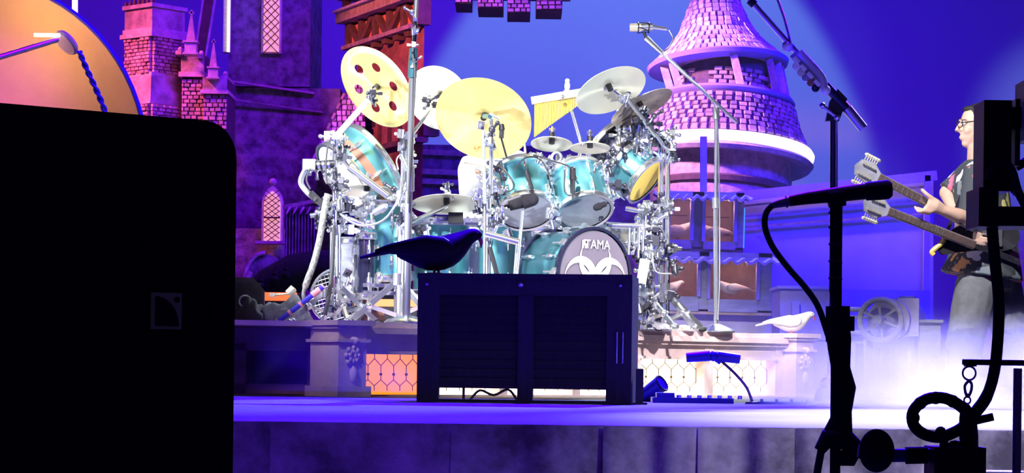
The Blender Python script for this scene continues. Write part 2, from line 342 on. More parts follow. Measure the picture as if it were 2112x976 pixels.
# ---- gothic chapel with pinnacles
th = thing('chapel', 'pink brick chapel with crenellated parapet and two stone pinnacles', 'chapel', (P(425, 500, D).x, D, 0))
cm = frame(P(376, 300, D), (1, .05, 0)); 
def cwall(u0, u1, v0, v1, dd, name, mat, th=th, dep=.5, d=D):
    p = P((u0+u1)/2, (v0+v1)/2, d); return mk(name, B().box((p.x, p.y+dep/2+dd, p.z), (S(u1-u0, d), dep, S(v1-v0, d))), mat, th)
cwall(372, 420, 112, 600, .05, 'wall', MAT['mortar']); cwall(420, 470, 165, 600, -.05, 'wall', MAT['mortar'])
def fbr(th, u0, u1, v0, v1, dd, d=D, bw=13, bh=8.5, **k):
    a = P(u0, v1, d); a.y += dd; bricks(th, frame(a, (1, 0, 0)), S(u1-u0, d), S(v1-v0, d), S(bw, d), S(bh, d), .03, **k)
fbr(th, 372, 420, 162, 270, .05); fbr(th, 420, 470, 196, 268, -.05)
cwall(368, 424, 148, 158, 0, 'cornice', MAT['trimst']); cwall(416, 474, 188, 196, -.1, 'cornice', MAT['trimst'])
cwall(372, 420, 116, 148, .03, 'parapet', MAT['stone']); cwall(420, 470, 162, 188, -.07, 'parapet', MAT['stone'])
for u, v in ((412, 112), (368, 104), (462, 155)):
    cwall(u-6, u+6, v, v+8, 0, 'merlon', MAT['trimst']); mk('finial_ball', B().ball(P(u, v-6, D)+V((0, .1, 0)), S(5, D)), MAT['trimst'], th)
def pinnacle(u, v0, v1, w):
    p = P(u, v1, D-.1); h = S(v1-v0, D); s = S(w, D); r = mk('pinnacle', B().box(p+V((0, 0, h*.14)), (s, s, h*.28)), MAT['trimst'], th)
    b = B(); b.box(p+V((0, 0, h*.61)), (s*.8, s*.8, h*.66), None, .12); mk('spire', b, MAT['stonep'], r)
    b = B(); b.box(p+V((0, 0, .01)), (s*1.3, s*1.3, h*.05)); mk('base_slab', b, MAT['trimst'], r); b = B(); b.box(p+V((0, 0, h*.29)), (s*1.25, s*1.25, h*.04)); mk('collar', b, MAT['trimst'], r)
    b = B(); b.box(p+V((0, 0, h*.95)), (s*.42, s*.2, h*.045)); b.box(p+V((0, 0, h*.95)), (s*.17, s*.2, h*.12)); mk('cross_finial', b, MAT['trimst'], r)
pinnacle(394, 22, 114, 24); pinnacle(440, 82, 164, 20)
b = B(); b.bar(P(412, 118, D+.4), P(440, -60, D+.4), S(16, D), S(16, D)); mk('flying_buttress', b, MAT['timber'], th)
b = B(); b.bar(P(401, 118, D+.35), P(428, -60, D+.35), S(4, D)); b.bar(P(424, 118, D+.35), P(454, -60, D+.35), S(4, D)); mk('buttress_rib', b, MAT['trimst'], th)
b = B(); b.box(P(415, 272, D-.2), (S(14, D), .1, S(30, D))); b.box(P(448, 280, D-.2), (S(26, D), .1, S(30, D)), None, .6); mk('buttress_foot', b, MAT['trimst'], th)

# ---- big stone tower with lit lancet windows
DT = 20.2
th = thing('stone_tower', 'tall purple stone tower with a glowing lancet window', 'tower', (P(556, 500, DT).x, DT, 0))
cwall(472, 640, -60, 178, 0, 'upper_wall', MAT['tower'], th, 1.2, DT)
cwall(474, 700, 185, 830, -.12, 'lower_wall', MAT['tower'], th, 1.5, DT)
b = B(); b.bar(P(470, 167, DT-.2), P(648, 193, DT-.14), S(14, DT), S(4, DT), (0, 0, 1)); mk('string_course', b, MAT['trimst'], th)
b = B(); b.bar(P(480, 205, DT-.2), P(665, 232, DT-.14), S(6, DT), S(3, DT), (0, 0, 1)); mk('string_course', b, MAT['stone'], th)
b = B(); b.box(P(469, 20, DT-.15), (S(13, DT), .1, S(176, DT))); mk('corner_strip', b, MAT['wood'], th)
b = B(); b.box(P(472, 20, DT-.21), (S(5, DT), .03, S(172, DT))); mk('corner_lit_edge', b, MAT['glow_y'], th, label='thin lit edge of the tower corner, its light put in as yellow glow')  # no lamp: light on the corner edge is put in as emission
m0 = frame(P(560, 108, DT-.02), (1, 0, 0))
wf = mk('window_frame', B().prism([(-S(21, DT), -S(3, DT)), (S(21, DT), -S(3, DT)), (S(21, DT), S(180, DT)), (-S(21, DT), S(180, DT))], .06, m0), MAT['trimst'], th)
mk('pane', B().prism([(-S(16, DT), 0), (S(16, DT), 0), (S(16, DT), S(175, DT)), (-S(16, DT), S(175, DT))], .09, m0), MAT['glow_p'], wf)
b = B()
for k in range(11): 
    for sgn in (1, -1): b.bar(m0 @ V((-sgn*S(16, DT), -.06, S(k*16-4, DT))), m0 @ V((sgn*S(16, DT), -.06, S(k*16+28, DT))), S(1.6, DT))
mk('lead_lattice', b, MAT['lead'], wf, kind='stuff')
# lower house with lancet, arch and pleated curtain wall
DH = 18.6
th = thing('gothic_house', 'dark purple house wall with a glowing pink lattice lancet window', 'house', (P(560, 500, DH).x, DH, 0))
cwall(440, 600, 470, 780, .1, 'wall', MAT['tower'], th, .5, DH)
m0 = frame(P(562, 498, DH+.02), (1, 0, 0)); ow = lancet(S(44, DH), S(116, DH)); iw = lancet(S(34, DH), S(104, DH))
wf = mk('window_frame', B().prism(ow, .08, m0), MAT['trimst'], th); mk('pane', B().prism(iw, .11, m0), MAT['glow_p'], wf)
b = B()
for k in range(9):
    for sgn in (1, -1): b.bar(m0 @ V((-sgn*S(16, DH), -.07, S(k*11-6, DH))), m0 @ V((sgn*S(16, DH), -.07, S(k*11+18, DH))), S(1.5, DH))
b.bar(m0 @ V((-S(17, DH), -.07, S(48, DH))), m0 @ V((S(17, DH), -.07, S(48, DH))), S(3, DH))
mk('lead_lattice', b, MAT['lead'], wf)
mk('window_finial', B().ball(m0 @ V((0, -.02, S(122, DH))), S(8, DH)), MAT['trimst'], th)
b = B(); b.box(m0 @ V((0, -.08, -S(4, DH))), (S(64, DH), .14, S(6, DH))); mk('window_sill', b, MAT['trimst'], th)
am = frame(P(556, 590, DH-.35), (1, 0, 0)); ar = lambda r: [(r*cos(pi*i/16), r*sin(pi*i/16)*1.5) for i in range(17)]
mk('arch_niche', B().prism(ar(S(40, DH)), .7, am), MAT['tower'], th)
b = B(); b.tube([am @ V((x*1.04, -.36, z*1.04)) for x, z in ar(S(40, DH))][8:], S(4, DH), 8, 1); b.tube([P(516, 560, DH-.72), P(505, 590, DH-.72), P(492, 610, DH-.72)], S(6, DH), 8); mk('arch_trim', b, MAT['stonep'], th, label='pink arch moulding')
cu = thing('pleated_awning', 'purple pleated curtain wall beside the glowing lancet window', 'curtain', P(625, 600, 18.2))
b = B(); n = 44; vs = []
for i in range(n+1):
    u = 588+i*70/n; y = 18.2+(.035 if i % 4 < 2 else -.035)
    a = P(u, 424+2*(i % 4 < 2), 18.2); vs += [(a.x, y, a.z), (a.x, y-.02, P(u, 600, 18.2).z)]
b.add(vs, [(2*i, 2*i+1, 2*i+3, 2*i+2) for i in range(n)]); mk('drape', b, MAT['tower'], cu, sharp=0)
b = B(); b.bar(P(584, 428, 18.12), P(662, 412, 18.12), S(8, 18)); mk('rail', b, MAT['stonep'], cu)
for k in range(5):
    mk('tassel', B().cyl(P(598+k*14, 428, 18.05), P(590+k*14, 442, 18.0), S(3, 18), S(1, 18), 8), MAT['stonep'], cu)

# ---- sloping tile roof and half-timbered tower
DB = 19.4
th = thing('tiled_roof', 'steep pink tiled roof sloping down left of the half timbered tower', 'roof', (P(705, 350, DB).x, DB, 0))
ap, bl, br = P(732, 150, DB+.35), P(640, 345, DB-.1), P(752, 345, DB-.1)
b = B(); b.add([ap, bl, br, P(752, 150, DB+.35), ap+V((0, .6, 0)), bl+V((0, .6, 0)), br+V((0, .6, 0)), P(752, 150, DB+.95)], [(0, 1, 2, 3), (7, 6, 5, 4), (0, 4, 5, 1), (1, 5, 6, 2), (2, 6, 7, 3), (3, 7, 4, 0)])
mk('roof_deck', b, MAT['mortar'], th)
rows = 17
for r in range(rows):
    t = (r+.5)/rows; L0 = ap.lerp(bl, t); R0 = P(752, 150, DB+.35).lerp(br, t); n = max(2, round((R0-L0).length/S(11, DB)))
    for i in range(n):
        q = L0.lerp(R0, (i+.5*(r % 2)+.25)/n)
        inst('shingle', U_SHIN, M.Translation(q+V((0, -.015, 0))) @ M.Rotation(-.3+random.uniform(-.05, .05), 4, 'X') @ M.Diagonal((S(10, DB)*random.uniform(.75, 1), .035, S(11, DB), 1)), th)
for k in range(9):
    q = ap.lerp(bl, (k+.5)/9.5); inst('ridge_tile', U_BRICK, M.Translation(q+V((0, -.03, 0))) @ M.Rotation(R(25), 4, 'Y') @ M.Diagonal((S(6, DB), .07, S(15, DB), 1)), th)
cwall(752, 800, 330, 760, .2, 'wall', MAT['tower'], th, .4, DB)

A0, A1 = P(722, 500, 20.0), P(868, 500, 18.6); xd = V((A1.x-A0.x, A1.y-A0.y, 0)); W = xd.length; xd.normalize()
th = thing('timber_tower', 'half timbered tower with orange plaster panels and dark beams behind the holed cymbal', 'tower', (A0.x, A0.y, 0))
def tz(v, d=20.0): return HZ+(CY-v+4)*d/FO
Ft = frame((A0.x, A0.y, 0), xd)
def tbox(x0, x1, z0, z1, y0, y1, name, mat, par=None):
    if y1 > .3:                                                    # deep walls run straight back
        q = [Ft @ V((x0, y0, 0)), Ft @ V((x1, y0, 0)), Ft @ V((x1, y0, 0))+V((-.12, .9, 0)), Ft @ V((x0, y0, 0))+V((.1, .9, 0))]
        return mk(name, B().add([(p.x, p.y, z) for z in (z0, z1) for p in q], [(3, 2, 1, 0), (4, 5, 6, 7), (0, 1, 5, 4), (1, 2, 6, 5), (2, 3, 7, 6), (3, 0, 4, 7)]), mat, par or th)
    return mk(name, B().box(Ft @ V(((x0+x1)/2, (y0+y1)/2, (z0+z1)/2)), (x1-x0, y1-y0, z1-z0), Ft), mat, par or th)
zb, zt = tz(108), tz(82)+.12
tbox(.05, W-.03, 0, tz(108), .02, 1.2, 'lower_wall', MAT['plasterd']); 
tbox(-.02, W-.02, tz(110), tz(48), .01, 1.2, 'storey_wall', MAT['timber'])
n = 5; st = W/n
for k in range(n): tbox(k*st+.03, (k+1)*st-.03, tz(106)+.03, tz(57)-.02, -.02, .06, 'plaster_panel', MAT['plaster'])
for k in range(n+1): tbox(k*st-.035, k*st+.035, tz(107), tz(55), -.06, .05, 'post', MAT['timber'])
tbox(-.05, W-.06, tz(112), tz(104), -.09, .0, 'bottom_beam', MAT['stonep'])
tbox(-.06, W-.06, tz(58), tz(38), -.14, .0, 'balcony_beam', MAT['stonep']); tbox(-.03, W-.06, tz(38), tz(33), -.18, .0, 'balcony_rail', MAT['trimst'])
for k in range(n):
    a = (k*st+.04, tz(104)) if k % 2 else (k*st+.04, tz(59)); c = ((k+1)*st-.04, tz(59)) if k % 2 else ((k+1)*st-.04, tz(104))
    mk('brace', B().bar(Ft @ V((a[0], -.045, a[1])), Ft @ V((c[0], -.045, c[1])), .055, .04, Ft.to_3x3() @ V((0, -1, 0))), MAT['timber'], th)
for k in range(6): tbox(.08+k*W/6.4, .17+k*W/6.4, tz(124), tz(112), -.06, .01, 'bracket', MAT['timber'])
for k in range(4): tbox(.05+k*W/3.3, .11+k*W/3.3, tz(34), tz(2), -.12, -.06, 'balcony_post', MAT['timber'])
mk('balcony_roof', B().box(Ft @ V((W/2, .0, tz(-6))), (W, .3, .16), Ft, .8), MAT['stonep'], th)
for k in range(7):
    x = .1+k*W/7; zt_ = tz(240+random.uniform(-6, 6)); hh = random.uniform(.25, .5); tbox(x, x+.1, zt_-hh, zt_, .02, .16, 'hanging_board', MAT['timber'])
for x, v0, v1 in ((.2, 205, 238), (.75, 200, 232), (.2, 255, 290), (.8, 262, 300), (1.3, 250, 290)):
    wf = tbox(x, x+.34, tz(v1), tz(v0), .05, .16, 'window_frame', MAT['stonep']); tbox(x+.04, x+.30, tz(v1)+.04, tz(v0)-.04, .02, .1, 'pane', MAT['riserd'], wf)
tbox(.1, W, tz(332), tz(322), -.05, .05, 'sill_beam', MAT['timber'])
# low wall between the towers
th = thing('rampart', 'low purple stone rampart behind the drum kit', 'wall', (P(930, 500, 21.4).x, 21.4, 0))
cwall(700, 1340, 300, 830, 0, 'wall', MAT['tower'], th, .6, 21.4)
for v in (312, 352, 372):
    b = B(); b.bar(P(840, v, 21.35), P(1340, v+22, 21.35), S(5, 20), .05, (0, 0, 1)); mk('course_moulding', b, MAT['stonep'], th)

# ---- hanging battlement at the top
th = thing('battlement', 'row of pink brick corbels hanging from the top edge above the cymbals', 'battlement', P(1060, 0, 19))
for u0, u1, v in ((938, 972, 4), (985, 1038, 14), (1046, 1094, 24), (1106, 1160, 18)):
    a, q = P(u0, v, 19), P(u1, v+2, 19); mk('corbel', B().box((a+q)/2+V((0, .3, .4)), (q.x-a.x, .5, .8)), MAT['mortar'], th)
    bricks(th, frame(a+V((0, .05, 0)), (1, 0, .02)), q.x-a.x, S(34, 19), S(14, 19), S(9, 19), .04)
mk('wall_head', B().box(P(1050, -40, 19)+V((0, .3, 0)), (S(260, 19), .5, S(40, 19))), MAT['stone'], th)
# ================================================================ round tower with bell roof
DR = 18.0
k_ = DR/FO
tc = P(1508, 300, DR); tc.y += .75
th = thing('round_tower', 'round brick tower with bell shaped shingle roof and glowing white ring', 'tower', (tc.x, tc.y, 0))
TM = M.Translation((tc.x, tc.y, tc.z)) @ M.Rotation(R(-7), 4, 'X') @ M.Rotation(R(3.2), 4, 'Y')
TR = M.Translation((tc.x, tc.y, tc.z)) @ M.Rotation(R(-7), 4, 'X') @ M.Rotation(R(-3), 4, 'Y')
def tl(name, prof, mat, par=None, n=64, m=None, label=None):
    return mk(name, B().lathe([(r*k_, z*k_) for r, z in prof], m or TM, n), mat, par or th, label)
roof = [(146, 196), (128, 212), (104, 235), (82, 262), (66, 296), (50, 340), (30, 400), (2, 470)]
tl('roof', roof, MAT['mortar'], m=TR)
for i in range(len(roof)-3):
    (r0, z0), (r1, z1) = roof[i], roof[i+1]
    around(th, TR, z0*k_, z1*k_, r0*k_, r1*k_, 15*k_, 12*k_, U_SHIN, 'shingle', 7*k_, -pi*.98, -.02*pi, jit=.3, gap=.95)
tl('eave', [(120, 184), (150, 188), (153, 196), (146, 201), (120, 200)], MAT['bluew'], m=TR)
tl('ceiling_soffit', [(0, 186), (148, 188)], MAT['stonep'], m=TR)
tl('inner_drum', [(106, 100), (106, 190)], MAT['mortar'])
around(th, TM, 128*k_, 166*k_, 108*k_, 108*k_, 22*k_, 10*k_, U_BRICK, 'brick', 8*k_, -pi*.95, -.05*pi, keep=lambda a, z: not (-2.35 < a < -2.0) and not (-.9 < a < -.72))
for a in (-2.75, -2.5, -1.42, -.72, -.42, -.2):
    p = TM @ V((132*k_*cos(a), 132*k_*sin(a), 120*k_)); q = TR @ V((132*k_*cos(a), 132*k_*sin(a), 190*k_)); mk('gallery_post', B().bar(p, q, 15*k_, 12*k_), MAT['stonep'], th)
tl('gallery_ledge', [(100, 124), (146, 120), (150, 114), (146, 108), (138, 104)], MAT['bluew'])
tl('skirt_drum', [(140, 112), (147, 100), (153, 80), (160, 60), (168, 40), (180, 14), (182, 6)], MAT['mortar'])
sk = [(148, 102), (154, 80), (161, 60), (169, 40), (181, 14)]
for (r0, z0), (r1, z1) in zip(sk[:-1], sk[1:]):
    around(th, TM, z1*k_, z0*k_, r1*k_, r0*k_, 20*k_, 10.5*k_, U_BRICK, 'stone_block', 7*k_, -pi*.97, -.03*pi, jit=.35)
rg = tl('ring', [(178, 12), (192, 10), (197, 2), (196, -6), (190, -12), (176, -10)], MAT['glow_r'], label='glowing white ring')
tl('ring_soffit', [(150, -14), (190, -14), (196, -20), (190, -28), (150, -22)], MAT['trimst'])
tl('lower_drum', [(152, -10), (150, -120)], MAT['stonep'])
tl('band', [(156, -74), (160, -78), (158, -88), (150, -92)], MAT['timber'])
mk('blue_post', B().bar(P(1451, 282, DR-.6), P(1451, 395, DR-.6), S(13, DR)), MAT['bluew'], label='short dark blue post in front of the round tower', cat='post')

# ================================================================ dovecotes
def dovecote(name, label, u0, u1, v0, v1, wins, d, roofv, fringe):
    a, q = P(u0, v1, d), P(u1, v0, d); W, Hh = q.x-a.x, q.z-a.z; dep = .5
    t = thing(name, label, 'dovecote', (( a.x+q.x)/2, d, a.z)); fm = frame(a, (1, 0, -.012))
    def bx(x0, x1, z0, z1, y0, y1, nm, mt_): return mk(nm, B().box(fm @ V(((x0+x1)/2, (y0+y1)/2, (z0+z1)/2)), (x1-x0, y1-y0, z1-z0), fm), mt_, t)
    bx(0, W, 0, Hh, dep, dep+.03, 'back_panel', MAT['rust']); bx(0, W, -.02, .015, 0, dep, 'floor_board', MAT['rust']); bx(0, W, Hh-.03, Hh, 0, dep, 'top_board', MAT['rust'])
    xs = [0]+[S(x-u0, d) for wn in wins for x in wn[:2]]+[W]
    for i in range(0, len(xs), 2): bx(xs[i], xs[i+1], 0, Hh, 0, .05, 'front_board', MAT['greyw']); bx((xs[i]+xs[i+1])/2-.015, (xs[i]+xs[i+1])/2+.015, 0, Hh, .05, dep, 'divider', MAT['rust'])
    for x0, x1, wv0, wv1 in wins:
        X0, X1 = S(x0-u0, d), S(x1-u0, d); bx(X0, X1, 0, S(v1-wv1, d), -.01, .05, 'front_board', MAT['greyw']); bx(X0, X1, S(v1-wv0, d), Hh, -.01, .05, 'front_board', MAT['greyw'])
        for s_ in (X0, X1): bx(s_-.012, s_+.012, S(v1-wv1, d), S(v1-wv0, d), -.02, .06, 'window_trim', MAT['bluew'])
        if fringe:
            for k in range(11): 
                x = X0+(k+.5)*(X1-X0)/11; mk('spike', B().cyl(fm @ V((x, .02, S(v1-wv0, d))), fm @ V((x+.004, .02, S(v1-wv0-10, d))), .006, .002, 6), MAT['steel'], t)
        else:
            for k in range(3): bx(X0, X1, S(v1-wv1, d)+k*.13+.08, S(v1-wv1, d)+k*.13+.086, dep-.01, dep, 'plank_joint', MAT['timber'])
        pl = bpy.data.lights.new(name+'_lamp', 'POINT'); pl.energy = 1.3; pl.color = (1, .55, .42); pl.shadow_soft_size = .03
        o = link(bpy.data.objects.new(name+'_lamp', pl)); o.location = fm @ V(((X0+X1)/2+.05, .13, S(v1-wv0, d)-.05))
    n = 60; b = B(); vs = []
    ro = P(u0-14, roofv+8, d); L0 = S(u1-u0+30, d)
    for i in range(n+1):
        x = L0*i/n; z = S(4, d)*sin(i*2*pi/6); vs += [V((ro.x+x, d-.12, ro.z+z-S(14, d)-x*.012)), V((ro.x+x, d+.5, ro.z+z+S(6, d)-x*.012)), V((ro.x+x, d-.12, ro.z+z-S(20, d)-x*.012)), V((ro.x+x, d+.5, ro.z+z-x*.012))]
    for i in range(n):
        p, r = 4*i, 4*i+4; b.f += [(p, r, r+1, p+1), (p+2, p+3, r+3, r+2), (p, p+2, r+2, r)]
    b.v = vs; mk('corrugated_roof', b, MAT['roofc'], t)
    return t
dovecote('dovecote', 'upper grey dovecote box with two orange lit openings', 1368, 1534, 396, 512, [(1378, 1426, 408, 494), (1450, 1516, 410, 496)], 17.0, 384, False)
dovecote('dovecote', 'lower grey dovecote box with icicle spikes over its two orange openings', 1346, 1592, 520, 640, [(1352, 1440, 532, 610), (1460, 1562, 534, 614)], 16.6, 512, True)
mk('light_strip', B().bar(P(1533, 430, 17.2), P(1531, 512, 17.2), S(7, 17)), MAT['glow_c'], label='turquoise glowing strip on the right side of the upper dovecote', cat='light')
b = B(); p = P(1450, 664, 16.9); b.box((p.x, 16.9, p.z/2+.04), (S(420, 17), .4, p.z+.08)); p = P(1470, 690, 16.7); b.box((p.x, 16.7, p.z/2), (S(470, 17), .4, p.z)); mk('plinth', b, MAT['lilac'], label='lilac stepped plinth under the lower dovecote', cat='plinth')

# ================================================================ blue framed shed wall on the right
d = 17.9
th = thing('shed', 'lilac boarded shed wall with bright blue frame behind the guitar necks', 'shed', P(1720, 830, d))
b = B(); b.add([P(1500, 414, d), P(1925, 362, d), P(1925, 830, d), P(1500, 830, d), P(1500, 414, d+.12), P(1925, 362, d+.12), P(1925, 830, d+.12), P(1500, 830, d+.12)], [(0, 3, 2, 1), (4, 5, 6, 7), (0, 1, 5, 4), (1, 2, 6, 5), (3, 0, 4, 7)])
mk('wall', b, MAT['shedb'], th)
m = MAT['bluew']
mk('top_rail', B().bar(P(1498, 408, d-.08), P(1932, 362, d-.08), S(9, d), S(20, d), (0, 0, 1)), m, th)
mk('post', B().bar(P(1913, 362, d-.08), P(1908, 700, d-.08), S(12, d), S(9, d)), m, th)
mk('lower_panel', B().box(P(1750, 640, d-.12), (S(330, d), .08, S(84, d))), m, th)
for k in range(3): mk('rail', B().bar(P(1535, 425+22*k, d-.03), P(1905, 385+22*k+k*6, d-.03), S(3, d), S(4, d), (0, 0, 1)), MAT['stonep'], th)
th = thing('side_roof', 'low pink lean-to roof under the round tower ring', 'roof', P(1590, 400, 18.6))
b = B(); b.add([P(1512, 358, 18.7), P(1690, 400, 18.7), P(1520, 408, 18.2), P(1512, 358, 19.2), P(1690, 400, 19.2), P(1520, 408, 18.9)], [(0, 2, 1), (3, 4, 5), (0, 1, 4, 3), (1, 2, 5, 4), (2, 0, 3, 5)]); mk('roof_slope', b, MAT['stone'], th)
for k in range(3): mk('ridge', B().bar(P(1512, 362+13*k, 18.55-.12*k), P(1670-30*k, 396+3*k, 18.6-.1*k), S(4, d)), MAT['stonep'], th)
# wood cabin block with little lamp
mk('blue_cabinet', B().box(P(1655, 650, 16.2), (S(110, 16.2), .5, S(105, 16.2))).box(P(1655, 596, 16.2), (S(118, 16.2), .56, S(6, 16.2))).box(P(1640, 640, 15.93), (S(16, 16), .04, S(30, 16))).box((P(1655, 650, 16.2).x, 16.2, .18), (S(100, 16.2), .46, .36)), MAT['bluew'], label='low dark blue cabinet behind the white pigeon', cat='cabinet')

# ================================================================ pipe machine in the fog
d = 15.0; g, bw_, st = MAT['greyw'], MAT['bluew'], MAT['lilac']
th = thing('steam_machine', 'grey machine with a spoked wheel and vertical pipes standing in the fog', 'machine', P(1830, 818, d))
wc = P(1816, 660, d-.25)
fw = mk('flywheel', B().ring(wc, (-.35, -1, 0), S(42, d), S(6, d), 32, 8), g, th)
mk('hub', B().cyl(wc+V((.02, .05, 0)), wc+V((-.03, -.06, 0)), S(9, d), n=14), g, fw)
for i in range(6):
    a = i*pi/3+.3; mk('spoke', B().bar(wc, wc+rot_to((-.35, -1, 0)) @ V((S(41, d)*cos(a), S(41, d)*sin(a), 0)), S(5, d)), g, fw)
mk('wheel_drum', B().cyl(P(1832, 660, d-.15), P(1870, 658, d+.35), S(44, d), S(40, d), 28), st, th)
mk('boiler', B().box(P(1862, 656, d+.05), (S(44, d), .4, S(78, d))), st, th)
mk('chimney_pipe', B().cyl(P(1870, 660, d), P(1872, 612, d), S(15, d), n=16).cyl(P(1872, 632, d), P(1872, 612, d), S(18, d), n=16), g, th)
mk('valve', B().ball(P(1850, 628, d-.1), S(9, d)).cyl(P(1850, 640, d-.1), P(1850, 620, d-.1), S(4, d)), g, th)
for v in (638, 654, 686, 708): mk('pipe', B().cyl(P(1745, v, d), P(1800 if v > 680 else 1790, v+1, d), S(5 if v != 654 else 3, d), n=12), g, th)
for u, v0, v1 in ((1760, 708, 818), (1786, 700, 818), (1793, 725, 818), (1818, 690, 818), (1838, 690, 818), (1858, 690, 818), (1876, 690, 818), (1898, 668, 818), (1912, 668, 818)):
    mk('standing_pipe', B().cyl(P(u, v0, d-.05), P(u, v1, d-.05), S(5, d), n=12), st, th)
mk('grille_head', B().box(P(1840, 706, d-.02), (S(84, d), .12, S(26, d))), g, th); mk('grille_foot', B().box(P(1840, 764, d-.02), (S(100, d), .14, S(12, d))), g, th)
mk('tank', B().box(P(1905, 720, d+.1), (S(46, d), .4, S(110, d))).box(P(1905, 664, d+.1), (S(54, d), .46, S(6, d))), g, th)
# dark mound and low bushes left, seen over the riser
th = thing('cloth_mound', 'long dark mound with little finials along its crest, behind the left riser', 'mound', P(620, 690, 15.5))
b = B(); b.loft([P(500, 640, 15.5), P(560, 596, 15.5), P(610, 562, 15.5), P(660, 552, 15.5), P(710, 562, 15.5), P(760, 590, 15.5), P(850, 640, 15.5)], [(S(q, 15.5), S(q, 15.5)) for q in (30, 45, 40, 38, 38, 42, 30)], 16)
mk('cover', b, MAT['cloth'], th, sharp=0); mk('base_box', B().box((P(670, 700, 15.5).x, 15.55, .2), (S(330, 15.5), .25, .4)), MAT['cloth'], th)
for u, v in ((538, 590), (566, 576), (589, 566), (742, 566), (764, 585)): 
    b = B(); p = P(u, v, 15.35); b.ball(p, S(8, 15.3)); b.ball(p+V((0, 0, S(11, 15.3))), S(5, 15.3)); b.cyl(p+V((0, 0, S(14, 15.3))), p+V((0, 0, S(26, 15.3))), S(3, 15.3), S(.6, 15.3), 8); mk('finial', b, MAT['cloth'], th)

# ================================================================ drum riser
ZD = .36
def onfl(u, d, z): 
    p = P(u, 760, d); return V((p.x, d, z))
RA, RB = onfl(742, 11.2, 0), onfl(1618, 13.3, 0)
rx = (RB-RA); RW = rx.length; rx.normalize(); ry = V((-rx.y, rx.x, 0))
RF = frame(RA, rx)
def rfu(u):
    """local x on the riser front of the point under image column u"""
    a = V((P(u, 760, 1).x, 1, 0)); t = (RA.x*rx.y-RA.y*rx.x)/(a.x*rx.y-a.y*rx.x); q = a*t; return (q-RA).dot(rx)
th = thing('drum_riser', 'long stage riser with lit leaded windows carrying the drum kit', 'riser', (RA+RB)/2)
RI = th
def rb(x0, x1, z0, z1, y0, y1, nm, mat, par=None, label=None):
    return mk(nm, B().box(RF @ V(((x0+x1)/2, (y0+y1)/2, (z0+z1)/2)), (x1-x0, y1-y0, z1-z0), RF), mat, par or th, label)
b = B(); b.add([RF @ V(q) for q in ((-.02, -.03, ZD-.025), (RW+.02, -.03, ZD-.025), (RW+.02, 2.4, ZD-.025), (-2.6, 2.4, ZD-.025), (-2.6, 1.2, ZD-.025), (-.02, -.03, ZD), (RW+.02, -.03, ZD), (RW+.02, 2.4, ZD), (-2.6, 2.4, ZD), (-2.6, 1.2, ZD))],
    [(4, 3, 2, 1, 0), (5, 6, 7, 8, 9), (0, 1, 6, 5), (1, 2, 7, 6), (2, 3, 8, 7), (3, 4, 9, 8), (4, 0, 5, 9)]); mk('deck', b, MAT['riser'], th)
rb(-.03, RW+.03, ZD-.055, ZD-.025, -.05, .1, 'deck_moulding', MAT['riser']); rb(-.02, RW+.02, ZD-.075, ZD-.055, -.03, .1, 'cove_moulding', MAT['riser'])
rb(0, RW, ZD-.15, ZD-.075, 0, .08, 'top_rail', MAT['riser']); rb(0, RW, 0, .008, -.01, .08, 'bottom_rail', MAT['riser']); rb(0, RW, 0, ZD-.03, .16, .2, 'back_board', MAT['riserd'])
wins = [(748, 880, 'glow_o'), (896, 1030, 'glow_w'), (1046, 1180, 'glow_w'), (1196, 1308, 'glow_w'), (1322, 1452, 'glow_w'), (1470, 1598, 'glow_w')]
edges = [0]+[rfu(q) for wn in wins for q in wn[:2]]+[RW]
for i in range(0, len(edges), 2): rb(edges[i], edges[i+1], .006, ZD-.07, -.005, .08, 'stile', MAT['riser'])
for k, (u0, u1, mtn) in enumerate(wins):
    x0, x1 = rfu(u0), rfu(u1); z0, z1 = .006, ZD-.15
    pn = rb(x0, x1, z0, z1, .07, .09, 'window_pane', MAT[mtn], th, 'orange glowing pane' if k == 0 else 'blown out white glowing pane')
    ly = .06; nn = 5; ww = (x1-x0)/nn; b = B()
    for i in range(nn):
        c = x0+(i+.5)*ww
        pts = [(c, z0+.02), (c, z0+.045), (c-ww/2, z0+.075), (c-ww/2, z1-.06), (c, z1-.025), (c, z1)]
        for m_ in (1, -1):
            q = [RF @ V((c+m_*(x-c), ly, z)) for x, z in pts]
            for e, f_ in zip(q[:-1], q[1:]): b.bar(e, f_, .004)
        b.box(RF @ V((c-ww/2, ly, (z0+z1)/2)), (.012, .008, .012), RF)
    mk('lead_came', b, MAT['lead'], pn)
    if k == 0: pass
    rb(x0-.012, x1+.012, z1-.004, z1+.012, -.018, .05, 'window_trim', MAT['riser'])
def pilaster(x, wd, dz, nm='pilaster'):
    z = ZD+dz; p = rb(x-wd/2, x+wd/2, 0, z-.02, -.10, .12, nm, MAT['riser'])
    for z0, z1, g in ((z-.02, z+.005, .03), (z-.035, z-.02, .018), (z-.10, z-.085, .016), (0, .05, .018)): rb(x-wd/2-g, x+wd/2+g, z0, z1, -.10-g, .12+g, 'pilaster_moulding', MAT['riser'], p)
    b = B(); c = RF @ V((x, -.105, z*.55))
    for i in range(14):
        a = i*pi/4; b.ball(c+RF.to_3x3() @ V((cos(a)*(.012+.0025*i), 0, sin(a)*(.012+.0025*i))), .013, n=6, h=4)
    b.ball(c+V((0, 0, -.09)), (.02, .012, .04)); b.ball(c+V((0, 0, .07)), (.028, .012, .02)); mk('carved_scroll', b, MAT['riser'], p)
    return p
pilaster(rfu(700), .17, .0); pilaster(RW+.06, .15, .0)
